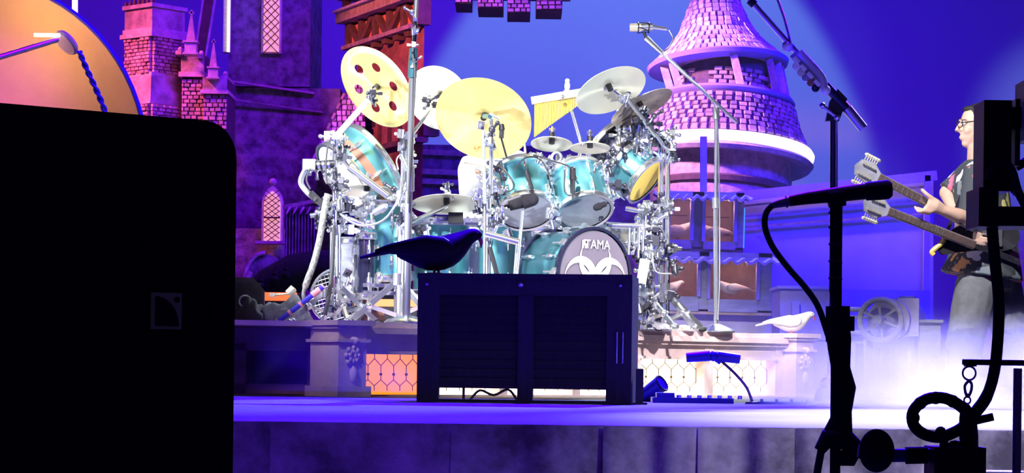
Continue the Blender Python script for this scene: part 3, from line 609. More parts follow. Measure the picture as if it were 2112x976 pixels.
# left wing
WA, WB = onfl(430, 11.9, 0), onfl(664, 11.75, 0); wx = (WB-WA).normalized(); WW = (WB-WA).length; F0 = RF; RF = frame(WA, wx)
rb(0, WW, ZD-.05, ZD-.02, -.03, .9, 'wing_deck', MAT['riser']); rb(0, WW, ZD-.07, ZD-.05, -.015, .1, 'wing_moulding', MAT['riser']); rb(0, WW, ZD-.14, ZD-.07, 0, .08, 'wing_rail', MAT['riser'])
rb(0, WW, 0, ZD-.06, .1, .14, 'wing_panel', MAT['riserd']); e0 = S(512-430, 11.9); e1 = S(644-430, 11.9)
rb(0, e0, 0, ZD-.1, 0, .1, 'stile', MAT['riser']); rb(e1, WW, 0, ZD-.1, 0, .1, 'stile', MAT['riser']); rb(0, WW, 0, .05, 0, .1, 'wing_foot', MAT['riser'])
for k in range(4): rb(e0, e1, .06+k*.045, .062+k*.045+.034, .09, .105, 'plank', MAT['riserd'])
rb(S(590-430, 11.9), WW-.02, ZD-.022, ZD-.014, -.02, .1, 'edge_trim', MAT['chrome'])
RF = F0
for lab, u, v, d, w_, h_ in (('short orange glowing bench front behind the dark wedge monitor', 570, 612, 14.6, 84, 17), ('long orange glowing bench front behind the cymbal stand legs', 795, 625, 14.4, 130, 15)):
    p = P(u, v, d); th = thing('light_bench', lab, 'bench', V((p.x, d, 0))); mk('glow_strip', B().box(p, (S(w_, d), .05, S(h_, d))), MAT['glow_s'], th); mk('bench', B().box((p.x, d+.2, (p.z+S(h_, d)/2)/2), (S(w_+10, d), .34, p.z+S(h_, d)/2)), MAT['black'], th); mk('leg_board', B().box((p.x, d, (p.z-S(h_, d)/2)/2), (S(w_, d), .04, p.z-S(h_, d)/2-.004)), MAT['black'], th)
# ================================================================ drum kit
def nrm(r, ang, s=1):
    a = R(ang); q = sqrt(1-r*r); return V((-sin(a)*q*s, -r, cos(a)*q*s)).normalized()
CH, ST, BK = MAT['chrome'], MAT['steel'], MAT['black']
# ---- shared clamp meshes
def clampmesh(kind):
    b = B(); s = .016
    if kind == 0: b.box((0, 0, 0), (.03, .035, .045)); b.cyl((-.035, 0, 0), (.035, 0, 0), .007); b.box((.045, 0, 0), (.028, .008, .02)); b.ball((-.035, 0, 0), .012)
    if kind == 1: b.cyl((0, 0, -.025), (0, 0, .025), .02); b.box((.025, 0, .004), (.03, .03, .026)); b.cyl((.03, -.03, 0), (.03, .03, 0), .006); b.ball((.03, -.034, 0), (.014, .008, .014)); b.ball((.03, .034, 0), .010)
    if kind == 2: b.ball((0, 0, 0), (.021, .017, .021)); b.cyl((0, 0, 0), (.05, 0, .03), .008); b.cyl((0, 0, 0), (-.02, 0, -.05), .008); b.ball((.052, 0, .032), .013); b.box((-.024, 0, -.055), (.024, .014, .02))
    if kind == 3: b.cyl((0, 0, -.03), (0, 0, .03), .011); b.cyl((-.03, 0, .01), (.03, 0, .01), .006); b.ball((-.03, 0, .01), .011); b.ball((.03, 0, .01), .011); b.box((0, -.018, -.012), (.02, .02, .016))
    me = bpy.data.meshes.new('clamp'); me.from_pydata(b.v, [], b.f); me.polygons.foreach_set('use_smooth', [True]*len(me.polygons)); me.set_sharp_from_angle(angle=R(38)); me.materials.append(CH); return me
CL = [clampmesh(k) for k in range(4)]
DK = [m.copy() for m in CL]
for m in DK: m.materials[0] = MAT['chrome_shade']  # dark copies put chrome's dark reflections into the colour, for contrast
def clamp(par, u, v, d, sc=1, k=None):
    k = random.randrange(4) if k is None else k
    m = M.Translation(P(u, v, d)) @ M.Rotation(random.uniform(0, 6.28), 4, 'Z') @ M.Rotation(random.uniform(-.5, .5), 4, 'X') @ M.Diagonal((sc, sc, sc, 1))
    return inst(('clamp', 'clamp', 'wing_bolt', 'cross_clamp')[k], (DK if random.random() < .33 else CL)[k], m, par)
def clamps(par, n, u0, u1, v0, v1, d, sc=1):
    for i in range(n): clamp(par, random.uniform(u0, u1), v0+(v1-v0)*(i+random.random())/n, d+random.uniform(-.06, .06), sc*random.uniform(.75, 1.15))
def lug_mesh():
    b = B(); b.box((0, 0, 0), (.016, .02, .05)); b.cyl((0, -.012, -.05), (0, -.012, .05), .004, n=6); b.ball((0, -.008, 0), (.01, .012, .03), n=8, h=6)
    me = bpy.data.meshes.new('lug'); me.from_pydata(b.v, [], b.f); me.materials.append(CH); return me
LUG = lug_mesh()
def drum(name, label, c, n, Rd, L, shell, head, hoop=CH, group=None, lugs=8, band=None, cat='drum', hoopr=None):
    """visible head centred at c facing n; the shell runs back along -n for L"""
    n = V(n).normalized(); t = thing(name, label, cat, c-n*L/2+V((0, 0, -Rd)), group); q = rot_to(n).to_4x4(); m = M.Translation(c-n*L) @ q
    mk('shell', B().lathe([(Rd*.97, .01), (Rd, .02), (Rd, L-.02), (Rd*.97, L-.01)], m, 48), shell, t)
    for z, nm in ((0, 'back_head'), (L, 'front_head')): mk(nm, B().lathe([(0.001, z), (Rd*.98, z)], m, 40), head, t)
    for z in (.012, L-.012): mk('hoop', B().lathe([(Rd, z-.018), (Rd+.010, z-.018), (Rd+.014, z-.010), (Rd+.010, z+.012), (Rd+.016, z+.018), (Rd, z+.018)], m, 48), hoop, t)
    for i in range(lugs):
        a = 2*pi*i/lugs+.3
        for z in ((L*.25, L*.75) if L > .22 else (L*.5,)):
            inst('lug', LUG, m @ M.Translation(((Rd+.008)*cos(a), (Rd+.008)*sin(a), z)) @ M.Rotation(a+pi/2, 4, 'Z'), t)
    if band: mk('stripe', B().lathe([(Rd+.002, L*band[0]), (Rd+.003, L*band[1])], m, 48), band[2], t)
    return t
def px(p, d): return S(p, d)
drum('rack_tom', 'left teal rack tom with its clear bottom head tilted to the front', P(1086, 437, 12.3), nrm(.56, 8, -1), px(56, 12.3), .27, MAT['teal'], MAT['head'])
drum('rack_tom', 'right teal rack tom with grey clear bottom head, beside the blue clip microphone', P(1207, 437, 12.3), nrm(.54, 13, -1), px(54, 12.3), .26, MAT['teal'], MAT['head'])
drum('rack_tom', 'dark blue and teal tom tilted sideways, with an amber bottom head', P(1332, 374, 12.6), nrm(.34, 50, -1), px(50, 12.6), .17, MAT['teal'], MAT['heady'])
drum('rack_tom', 'midnight blue tom standing above the teal and amber tom', P(1300, 338, 12.75), nrm(.34, 50, -1), px(50, 12.7), .20, MAT['midnight'], MAT['head'])
drum('small_tom', 'small dark tom behind the right rack tom', P(1258, 385, 12.9), nrm(.45, 40, -1), px(34, 12.9), .16, MAT['midnight'], MAT['head'], lugs=6)
drum('gong_drum', 'big tilted teal drum with a brown stripe high on the left side', P(712, 376, 12.3), nrm(.33, -52, -1), px(88, 12.3), .20, MAT['teal'], MAT['headw'], band=(.5, .74, MAT['brown']))
drum('floor_tom', 'leftmost teal floor tom under the tilted gong drum', onfl(792, 12.3, ZD+.66), (0, 0, 1), px(46, 12.3), .42, MAT['teal'], MAT['headw'])
drum('floor_tom', 'teal floor tom behind the black pigeon', onfl(908, 12.7, ZD+.60), (0, 0, 1), px(58, 12.7), .42, MAT['teal'], MAT['headw'])
drum('floor_tom', 'tall teal floor tom right of the head of the black pigeon', onfl(1030, 12.6, ZD+.58), (0, 0, 1), px(46, 12.6), .44, MAT['teal'], MAT['headw'])
drum('snare_drum', 'white snare drum seen between the two teal rack toms', P(1126, 466, 12.7), (0, -.1, 1), px(56, 12.7), .13, MAT['headw'], MAT['headw'])
drum('snare_drum', 'second silver snare drum below the right hardware', P(1262, 462, 12.6), (.05, -.1, 1), px(42, 12.6), .12, MAT['silver'], MAT['headw'])
drum('octoban', 'slim grey tube drum left of the floor toms', onfl(720, 12.2, ZD+.46), (0, 0, 1), px(20, 12.2), .32, MAT['greyw'], MAT['headw'], lugs=4)
drum('octoban', 'slim dark tube drum next to the grey tube drum', onfl(752, 12.1, ZD+.48), (0, 0, 1), px(18, 12.1), .34, MAT['midnight'], MAT['headw'], lugs=4)
# ---- bass drum
bc = P(1226, 572, 12.1); bn = nrm(.76, 90, -1); bR = px(98, 12.1); bq = rot_to(bn)
bd = drum('bass_drum', 'teal bass drum with a violet grey front head carrying a white emblem', bc, bn, bR, .33, MAT['tdark'], MAT['purple'], MAT['midnight'], lugs=10)
bf = frame(bc+bn*.004, (bn.y*-1, bn.x, 0)); 
if bf.to_3x3() @ V((0, -1, 0)) @ bn < 0: bf = frame(bc+bn*.004, (bn.y, -bn.x, 0))
fh = [o for o in bd.children if o.name.startswith('front_head')][0]
ORG[fh.name] = ORG[bd.name]
def onhead(x, z): return bf @ V((x*bR, -.002, z*bR))
b = B()
def crescent(b, cx, cz, Ro, Ri, off, a0, a1, n=28):
    """moon shape between the circle Ro and a shifted circle Ri"""
    vs = []; 
    for i in range(n+1):
        a = a0+(a1-a0)*i/n; t = i/n; wd = Ri+(Ro-Ri)*(1-sin(pi*t)) if off else Ri
        vs += [onhead(cx+Ro*cos(a), cz+Ro*sin(a)), onhead(cx+wd*cos(a), cz+wd*sin(a))]
    b.add(vs, [(2*i, 2*i+1, 2*i+3, 2*i+2) for i in range(n)])
for cx, cz, o in ((0, .33, 90), (-.40, -.03, 210), (.40, -.03, 330)):
    crescent(b, cx, cz, .46, .27, 1, R(o)+(.9 if o == 90 else .62), R(o)+2*pi-(.9 if o == 90 else .62))
mk('emblem', b, MAT['white'], fh, 'white emblem of interlocking crescents and a ring', sharp=0)
tx = bpy.data.curves.new('brand_lettering', 'FONT'); tx.body = 'TAMA'; tx.size = .066; tx.align_x = 'CENTER'; tx.extrude = .0006; tx.materials.append(MAT['white'])
t_ = link(bpy.data.objects.new('lettering_curve', tx)); me_ = bpy.data.meshes.new_from_object(t_.evaluated_get(bpy.context.evaluated_depsgraph_get())); bpy.data.objects.remove(t_); to = link(bpy.data.objects.new('brand_lettering', me_)); to.parent = fh; to['label'] = 'white capital lettering above the emblem'
to.matrix_local = M.Translation(-ORG[fh.name]) @ bf @ M.Translation((.012, -.004, bR*.60)) @ M.Rotation(R(90), 4, 'X')
b = B(); 
for x, z0, z1 in ((-.36, .60, .76), (-.32, .66, .78), (-.28, .60, .70)): b.prism([(-.006, z0*bR), (.006, z0*bR), (.006, z1*bR), (-.006, z1*bR)], .001, bf @ M.Translation((x*bR, -.003, 0)))
mk('brand_mark', b, MAT['white'], fh)
for a in range(10):
    p = bc+bq @ V(((bR+.02)*cos(a*pi/5), (bR+.02)*sin(a*pi/5), -.02)); mk('claw', B().box(p, (.018, .04, .03), bq.to_4x4()).cyl(p, p-bn*.08, .005), CH, bd)
# ---- cymbals
def cymbal(name, label, u, v, d, a, r, ang, up, mat, holes=False, logo=None, bell=.16, cup=.012, china=False, group=None, top=True):
    """a = half of the major axis in px, r = axis ratio; up = which way the top faces on the picture"""
    c = P(u, v, d); Rc = px(a, d); n = nrm(r, ang, up)
    tn = n if top else -n                                     # direction of the bell
    t = thing(name, label, 'cymbal', c, group); m = M.Translation(c) @ rot_to(tn).to_4x4()
    prof = [(bell*.15, cup*2.4), (bell*.6, cup*2.0), (bell, cup*1.2), (bell*1.3, cup*.9), (.5, cup*.3), (.8, -cup*.5)]
    prof += [(.86, -cup*.8), (.9, -cup*.5), (1, cup*.8)] if china else [(1, -cup*1.2)]
    N = 72; b = B()
    if not holes: b.lathe([(q*Rc, z) for q, z in prof]+[(q*Rc, z-.0025) for q, z in prof[::-1]], m, N)
    else:
        hs = [(.55*cos(2*pi*i/6+.3), .55*sin(2*pi*i/6+.3)) for i in range(6)]; hr = .115
        def zf(q):
            for (q0, z0), (q1, z1) in zip(prof[:-1], prof[1:]):
                if q <= q1: return z0+(z1-z0)*max(0, (q-q0))/(q1-q0)
            return prof[-1][1]
        rr = [.03, .1, .16, .24, .32]+[.36+.02*i for i in range(20)]+[.78, .86, .9, 1.0]; N = 180
        pts = [[(q*cos(2*pi*j/N), q*sin(2*pi*j/N)) for j in range(N)] for q in rr]
        for i in range(len(rr)):
            for j in range(N):
                x, y = pts[i][j]
                for hx, hy in hs:
                    dd = sqrt((x-hx)**2+(y-hy)**2)
                    if hr*.72 < dd < hr*1.15: x, y = hx+(x-hx)/dd*hr, hy+(y-hy)/dd*hr
                pts[i][j] = (x, y)
        b.add([m @ V((x*Rc, y*Rc, zf(sqrt(x*x+y*y)))) for row in pts for x, y in row], [])
        for i in range(len(rr)-1):
            for j in range(N):
                q = [(i, j), (i, (j+1) % N), (i+1, (j+1) % N), (i+1, j)]; cx = sum(pts[e][f_][0] for e, f_ in q)/4; cy = sum(pts[e][f_][1] for e, f_ in q)/4
                if any((cx-hx)**2+(cy-hy)**2 < (hr*.95)**2 for hx, hy in hs): continue
                b.f.append(tuple(e*N+f_ for e, f_ in q))
    bow = mk('bow', b, mat, t, sharp=60); q_ = rot_to(tn); bow.data.transform(q_.to_4x4().inverted()); bow.rotation_euler = q_.to_euler()
    mk('felt', B().cyl(c-tn*.012, c+tn*.05, .016, n=12), BK, t); mk('wing_nut', B().cyl(c+tn*.05, c+tn*.085, .007, n=8).box(c+tn*.07, (.035, .008, .014)), CH, t)
    if logo:
        lu, lv = logo; q = P(lu, lv, d-.012); b = B()
        for s_ in (-1, 1): b.ring(q+V((S(4.5, d)*s_, 0, 0)), n if n.y < 0 else -n, S(4.6, d), .0022, 18, 5)
        b.cyl(q+V((-S(9, d), 0, 0)), q+V((-S(10, d), 0, -S(10, d))), .0022, n=6)
        # push the mark onto the metal
        pl = (c-q).dot(tn)/V((0, 1, 0)).dot(tn) if abs(tn.y) > .05 else 0
        b.v = [x+V((0, pl-.016, 0)) for x in b.v]
        mk('maker_mark', b, MAT['print'], bow if False else t, 'brown printed mark')
    return t
cymbal('china_cymbal', 'brass cymbal with six round holes, tilted at the top left', 775, 181, 12.0, 94, .60, -46, -1, MAT['brass'], holes=True, logo=(829, 242), china=True, top=False, cup=.008)
cymbal('crash_cymbal', 'bright cymbal partly hidden between the holed cymbal and the big crash', 906, 200, 12.35, 70, .82, -38, -1, MAT['silver'], top=False)
cymbal('crash_cymbal', 'large golden crash cymbal in the centre hiding the head of the drummer', 998, 242, 12.0, 101, .74, -16, -1, MAT['brass'], logo=(985, 300), top=False)
cymbal('china_cymbal', 'cream coloured cymbal tilted above the yellow bar chimes', 1258, 182, 12.2, 76, .46, 22, -1, MAT['silver'], top=False)
cymbal('stack_cymbal', 'bronze stacked cymbal tilted in front of the round tower', 1321, 216, 12.5, 70, .24, 27, -1, MAT['bronze'], top=False)
cymbal('stack_cymbal', 'thin reddish cymbal seen edge on below the bronze one', 1288, 252, 12.7, 46, .10, 23, -1, MAT['bronze'], top=False)
cymbal('splash_cymbal', 'small white splash cymbal left of the pair under the chimes', 1138, 292, 12.4, 43, .27, -2, -1, MAT['silver'], top=False, bell=.22)
cymbal('hi_hat_cymbal', 'thin white cymbal right of the small splash cymbal', 1217, 300, 12.4, 42, .19, 0, -1, MAT['silver'], top=False, bell=.22)
cymbal('ride_cymbal', 'wide white ride cymbal left of the drummer', 921, 416, 12.5, 73, .22, 1, -1, MAT['silver'], top=False, bell=.18)
cymbal('hi_hat_cymbal', 'flat silver cymbal under the tilted gong drum', 757, 389, 12.1, 62, .13, -1, -1, MAT['silver'], top=False)
# ---- poles and racks
def legs(par, u, v, d, spread, n=3, a0=.4, h=.27, rr=.014, braces=True, mat=CH):
    top = P(u, v, d); z = ZD
    for i in range(n):
        a = a0+2*pi*i/n; f = V((top.x+spread*cos(a), top.y+spread*sin(a), z+.015)); t = V((top.x, top.y, z+h))
        l = mk('leg', B().bar(t, f, rr*1.7, rr*1.1, V((-sin(a), cos(a), 0))), mat, par)
        mk('rubber_foot', B().ball(f, (.026, .026, .018)), CH if i else MAT['rubber'], l)
        if braces:
            mid = t.lerp(f, .62); mk('brace', B().bar(V((top.x, top.y, z+.05)), mid, rr*1.3, rr*.8), mat, par); mk('rivet_plate', B().ball(mid, .02), CH, par)
    mk('collar', B().cyl(V((top.x, top.y, z+h-.03)), V((top.x, top.y, z+h+.03)), rr*2), CH, par)
def pole(par, u0, v0, u1, v1, d, r, mat=CH, d2=None, name='pole'): return mk(name, B().cyl(P(u0, v0, d), P(u1, v1, d2 or d), S(r, d), n=14), mat, par)
# left rack
th = thing('drum_rack', 'chrome drum rack with clamps and tripod legs on the left of the kit', 'rack', onfl(691, 11.9, ZD)); LR = th
pole(th, 692, 282, 688, 560, 11.9, 5.5); pole(th, 697, 480, 697, 655, 11.95, 6); pole(th, 686, 420, 684, 655, 12.0, 5, MAT['steel'])
legs(th, 692, 600, 11.95, .23, 4, .35, .22)
clamps(th, 9, 672, 712, 278, 330, 11.9, 1.1); clamps(th, 14, 668, 706, 355, 480, 11.9, 1.1); clamps(th, 18, 690, 770, 400, 480, 12.0, 1.0); clamps(th, 7, 650, 690, 430, 470, 11.95, .9); clamps(th, 8, 670, 720, 560, 650, 11.9, .9); clamps(th, 7, 640, 690, 335, 350, 12, .8)
pole(th, 660, 432, 770, 470, 12.0, 6, name='cross_tube'); pole(th, 720, 345, 800, 405, 11.9, 7, name='cross_tube'); pole(th, 640, 445, 740, 430, 12.1, 5, name='cross_tube')
pole(th, 765, 200, 690, 285, 11.85, 6, MAT['white'], name='boom_arm'); mk('cymbal_tilter', B().cyl(P(765, 198, 11.85), P(775, 182, 12.0), S(4, 12)).ball(P(765, 200, 11.84), S(10, 12)), CH, th)
clamps(th, 3, 752, 776, 192, 210, 11.8, .9)
pole(th, 757, 390, 757, 420, 12.1, 3, BK, name='tilter_rod'); pole(th, 757, 420, 720, 440, 12.1, 5, name='boom_arm')
# tall black stand with round base
th = thing('straight_stand', 'very tall black and chrome stand with a round base crossing the left cymbals', 'stand', onfl(838, 11.5, ZD))
bs = onfl(838, 11.5, ZD)
mk('base', B().lathe([(0, .045), (.03, .04), (.10, .022), (.115, .008), (.115, 0)], M.Translation(bs), 32), CH, th)
pole(th, 862, -60, 853, 108, 11.5, 5, CH); pole(th, 853, 100, 850, 160, 11.5, 9, MAT['tdark'], name='clutch'); pole(th, 850, 150, 838, 665, 11.5, 6.5, MAT['chrome']); pole(th, 846, 345, 846, 395, 11.48, 8.5, CH, name='sleeve')
pole(th, 843, 395, 838, 660, 11.5, 8, ST, name='lower_tube')
clamps(th, 4, 846, 860, 20, 150, 11.45, .7)
b = B(); b.tube([P(858, 40, 11.46), P(851, 110, 11.45), P(856, 160, 11.45), P(846, 330, 11.44), P(842, 420, 11.44)], S(2.2, 11.5), 6); mk('cable', b, MAT['cable'], th)
# second left stand
th = thing('cymbal_stand', 'chrome cymbal stand with double braced legs left of the black box', 'stand', onfl(826, 12.0, ZD))
pole(th, 833, 272, 829, 480, 12.0, 5); pole(th, 828, 470, 824, 655, 12.0, 8, ST); legs(th, 822, 600, 12.0, .26, 3, 3.5, .24, .017)
clamps(th, 10, 824, 846, 272, 345, 12.0, .9); clamps(th, 14, 812, 846, 375, 480, 11.95, 1); pole(th, 832, 300, 905, 205, 12.1, 4, d2=12.35, name='boom_arm'); clamps(th, 4, 876, 900, 196, 222, 12.2, .8)
pole(th, 920, 418, 920, 380, 12.5, 3, CH, name='tilter_rod'); clamps(th, 3, 914, 926, 380, 400, 12.45, .7); pole(th, 920, 425, 838, 465, 12.5, 5, d2=12.1, name='boom_arm')
for i in range(3): clamp(th, 845+i*18, 475, 12.2, 1)
b = B(); b.tube([P(822, 350, 11.9), P(818, 330, 11.9), P(828, 320, 11.9), P(840, 345, 11.9)], S(1.5, 12)); b.tube([P(700, 440, 11.85), P(740, 465, 11.85), P(790, 455, 11.85), P(822, 410, 11.85), P(828, 370, 11.9)], S(2.6, 12)); mk('cable', b, MAT['steel'], th)
# pedal / low bar on left
pf = thing('kick_pedal', 'chrome pedal frame with a felt beater under the left floor tom', 'pedal', onfl(790, 12.05, ZD)); mk('frame', B().box(onfl(790, 12.05, ZD+.17), (.22, .02, .02)).box(onfl(790, 12.05, ZD+.21), (.22, .02, .02)).cyl(onfl(760, 12.05, ZD), onfl(762, 12.05, ZD+.25), .01).cyl(onfl(815, 12.05, ZD), onfl(814, 12.05, ZD+.2), .01).ball(onfl(779, 12.0, ZD+.25), (.025, .02, .03)), CH, pf)
# centre stand for the big crash
th = thing('cymbal_stand', 'slim chrome stand holding the large golden crash cymbal', 'stand', onfl(1002, 11.9, ZD))
pole(th, 997, 268, 1000, 420, 11.8, 3.5, ST); pole(th, 1013, 245, 1013, 400, 11.85, 4.5); pole(th, 1002, 400, 1000, 690, 11.9, 5.5); pole(th, 1010, 400, 1008, 690, 11.92, 4, ST)
pole(th, 1011, 240, 999, 240, 11.85, 5, MAT['tdark'], d2=11.95, name='tilter'); pole(th, 1010, 235, 1030, 245, 11.85, 3, ST, name='tilter_arm')
clamps(th, 6, 985, 1025, 258, 300, 11.82, .9); clamps(th, 16, 985, 1032, 345, 430, 11.9, 1); clamps(th, 9, 1000, 1040, 430, 475, 11.95, .9)
pole(th, 1002, 482, 1070, 500, 11.85, 7, name='cross_tube'); pole(th, 1068, 495, 1060, 590, 11.9, 4, ST); pole(th, 1078, 435, 1063, 590, 12.0, 4, ST); pole(th, 1010, 510, 1026, 570, 11.9, 5, BK, name='leg')
mk('stand_microphone', B().cyl(P(1034, 285, 11.8), P(1035, 268, 11.8), S(5, 12), n=12).cyl(P(1035, 268, 11.8), P(1034, 256, 11.8), S(6.5, 12), S(5, 12), 12).cyl(P(1034, 285, 11.8), P(1045, 325, 11.85), S(2, 12)), BK, label='small black microphone in front of the large golden crash cymbal', cat='microphone')
# right rack
th = thing('drum_rack', 'chrome double pole drum rack with clamps right of the bass drum', 'rack', onfl(1370, 12.6, ZD)); RR = th
pole(th, 1363, 268, 1362, 672, 12.6, 6); pole(th, 1377, 285, 1376, 672, 12.6, 5.5)
legs(th, 1369, 640, 12.6, .27, 4, .6, .23, .017)
clamps(th, 9, 1345, 1390, 272, 330, 12.55, 1.1); clamps(th, 6, 1355, 1388, 410, 440, 12.55, 1); clamps(th, 9, 1352, 1392, 505, 560, 12.55, 1); clamps(th, 8, 1355, 1385, 600, 680, 12.55, 1)
pole(th, 1292, 200, 1352, 280, 12.3, 5, MAT['chrome'], d2=12.5, name='boom_arm'); pole(th, 1316, 222, 1368, 300, 12.5, 4, name='boom_arm'); pole(th, 1252, 178, 1292, 205, 12.25, 3, ST, name='tilter_rod'); pole(th, 1300, 240, 1318, 285, 12.6, 3, name='boom_arm'); pole(th, 1366, 300, 1396, 322, 12.5, 2.5, ST, name='rod')
clamps(th, 6, 1280, 1300, 196, 210, 12.25, .8); clamps(th, 6, 1318, 1350, 228, 245, 12.45, .9)
clamps(th, 16, 1270, 1345, 255, 300, 12.6, 1.05); clamps(th, 12, 1235, 1350, 300, 330, 12.55, .9)
th = thing('hardware_stand', 'inner chrome stand crowded with clamps between bass drum and right rack', 'stand', onfl(1336, 12.4, ZD))
pole(th, 1330, 420, 1328, 680, 12.4, 6); pole(th, 1342, 440, 1340, 680, 12.45, 4, ST); pole(th, 1320, 450, 1318, 660, 12.5, 3.5)
legs(th, 1334, 630, 12.4, .22, 3, 1.2, .2)
clamps(th, 24, 1308, 1356, 420, 520, 12.4, 1.05); clamps(th, 16, 1318, 1350, 520, 600, 12.4, 1); clamps(th, 10, 1316, 1350, 600, 675, 12.4, 1)
pole(th, 1262, 465, 1350, 468, 12.4, 6, name='cross_tube'); pole(th, 1290, 430, 1340, 440, 12.4, 5, name='cross_tube')
mk('power_box', B().box(P(1326, 560, 12.3), (.05, .05, .13), M.Rotation(.15, 4, 'Y')), MAT['white'], th)
b = B(); b.tube([P(1328, 470, 12.3), P(1360, 468, 12.3), P(1372, 490, 12.35)], S(1.8, 12)); b.tube([P(1345, 520, 12.3), P(1352, 560, 12.3), P(1385, 565, 12.3)], S(1.8, 12)); mk('cable', b, MAT['steel'], th)
for u, v, l in ((1298, 470, 55), (1308, 472, 40), (1318, 470, 62), (1327, 474, 45)): mk('hanging_rod', B().cyl(P(u, v, 12.35), P(u-2, v+l, 12.35), S(2.6, 12.3)), CH, th)
# tom hardware clutter between toms
th = thing('tom_mount', 'chrome tom mount tubes and clamps around the two teal rack toms', 'mount', P(1140, 500, 12.5))
pole(th, 1020, 330, 1270, 345, 12.55, 6, name='cross_tube'); pole(th, 1150, 320, 1160, 480, 12.5, 5); pole(th, 1246, 440, 1246, 600, 12.5, 5); pole(th, 1200, 300, 1190, 345, 12.5, 4)
clamps(th, 16, 1030, 1130, 325, 350, 12.4, 1.05); clamps(th, 12, 1140, 1260, 330, 360, 12.45, 1.05); clamps(th, 6, 1132, 1156, 400, 470, 12.3, 1); clamps(th, 12, 1230, 1290, 380, 450, 12.4, 1); clamps(th, 6, 1200, 1235, 340, 400, 12.35, .9); clamps(th, 8, 1010, 1050, 380, 480, 12.3, .9)
b = B(); b.tube([P(1040, 350, 12.2), P(1060, 380, 12.15), P(1050, 395, 12.15), P(1020, 390, 12.2)], S(2, 12)); b.tube([P(1100, 320, 12.2), P(1150, 335, 12.2), P(1175, 345, 12.2), P(1190, 370, 12.2)], S(2, 12)); b.tube([P(1165, 350, 12.1), P(1165, 395, 12.1), P(1180, 402, 12.1), P(1182, 380, 12.1)], S(1.8, 12)); b.tube([P(1060, 350, 12.2), P(1085, 325, 12.2), P(1115, 330, 12.2), P(1135, 365, 12.2)], S(1.8, 12)); mk('cable', b, MAT['cable'], th)
def mic(label, a, c, r, d, mat=BK, name='clip_microphone'):
    A, Q = P(*a, d), P(*c, d); n = (Q-A).normalized(); L = (Q-A).length
    b = B(); b.cyl(A, A.lerp(Q, .6), S(r*.7, d), S(r*.8, d), 12).cyl(A.lerp(Q, .58), Q, S(r, d), S(r*.9, d), 12).ball(Q, S(r*.9, d)); b.cyl(A-n*L*.2, A, S(r*.3, d), n=8); return mk(name, b, mat, label=label, cat='microphone')
mic('black clip microphone standing upright between the two teal rack toms', (1181, 400), (1181, 350), 7, 12.1); mic('furry black microphone in front of the left teal rack tom', (1050, 425), (1098, 412), 15, 12.05, MAT['cloth']); mic('small dark microphone right under the right rack tom', (1250, 420), (1230, 428), 8, 12.1, MAT['cloth'])
mic('dark clip microphone over the left rack tom rim', (1098, 390), (1086, 355), 5, 12.1)
mic('silver microphone under the gong drum', (770, 440), (792, 428), 10, 11.95, ST)
mk('tambourine', B().ring(P(1148, 325, 12.35), (0, -1, .1), S(10, 12.3), S(3, 12.3), 24), ST, label='round silver ring mount under the splash cymbal', cat='mount')
# percussion tray
th = thing('percussion_tray', 'chrome tray of small percussion boxes behind the black pigeon', 'tray', P(920, 470, 12.6))
mk('tray', B().box(P(920, 462, 12.6), (S(170, 12.6), .2, .02)), ST, th); mk('wood_block', B().box(P(940, 450, 12.5), (S(30, 12.5), .08, S(22, 12.5))), BK, th)
for u in (860, 880, 900, 965, 980, 995): mk('block', B().box(P(u, 455, 12.5), (S(14, 12.5), .06, S(9, 12.5))).ball(P(u, 449, 12.5), S(3, 12)), CH, th)
# ---- bar chimes
th = thing('bar_chimes', 'row of yellow chime tubes hanging from a pale wooden bar', 'chimes', P(1160, 205, 12.3))
A_, Z_ = P(1096, 208, 12.3), P(1226, 186, 12.3)
mk('bar', B().bar(A_, Z_, S(15, 12.3), S(10, 12.3), (0, -1, 0)), MAT['wood'], th)
for i in range(34):
    t = (i+.5)/34; p = P(1102+122*t, 214-21*t, 12.3); L = S(66*(1-t)+4, 12.3)*(1-.10*t)
    mk('chime', B().cyl(p, p-V((0, 0, L)), S(1.35, 12.3), n=8), MAT['gold'], th)
mk('hanger', B().cyl(P(1175, 215, 12.35), P(1200, 300, 12.4), S(3.5, 12.3)).ball(P(1160, 200, 12.24), S(5, 12)).cyl(P(1176, 206, 12.3), P(1179, 232, 12.35), S(3, 12)), CH, th)
mk('stand_tip', B().cyl(P(1169, 194, 12.4), P(1169, 186, 12.4), S(7, 12.4), S(6, 12.4), 12).ball(P(1170, 178, 12.4), (S(6, 12.4), S(6, 12.4), S(10, 12.4))).ball(P(1170, 167, 12.4), S(5, 12.4)), MAT['white'], label='small white rounded stand tip above the bar chimes', cat='stand tip')
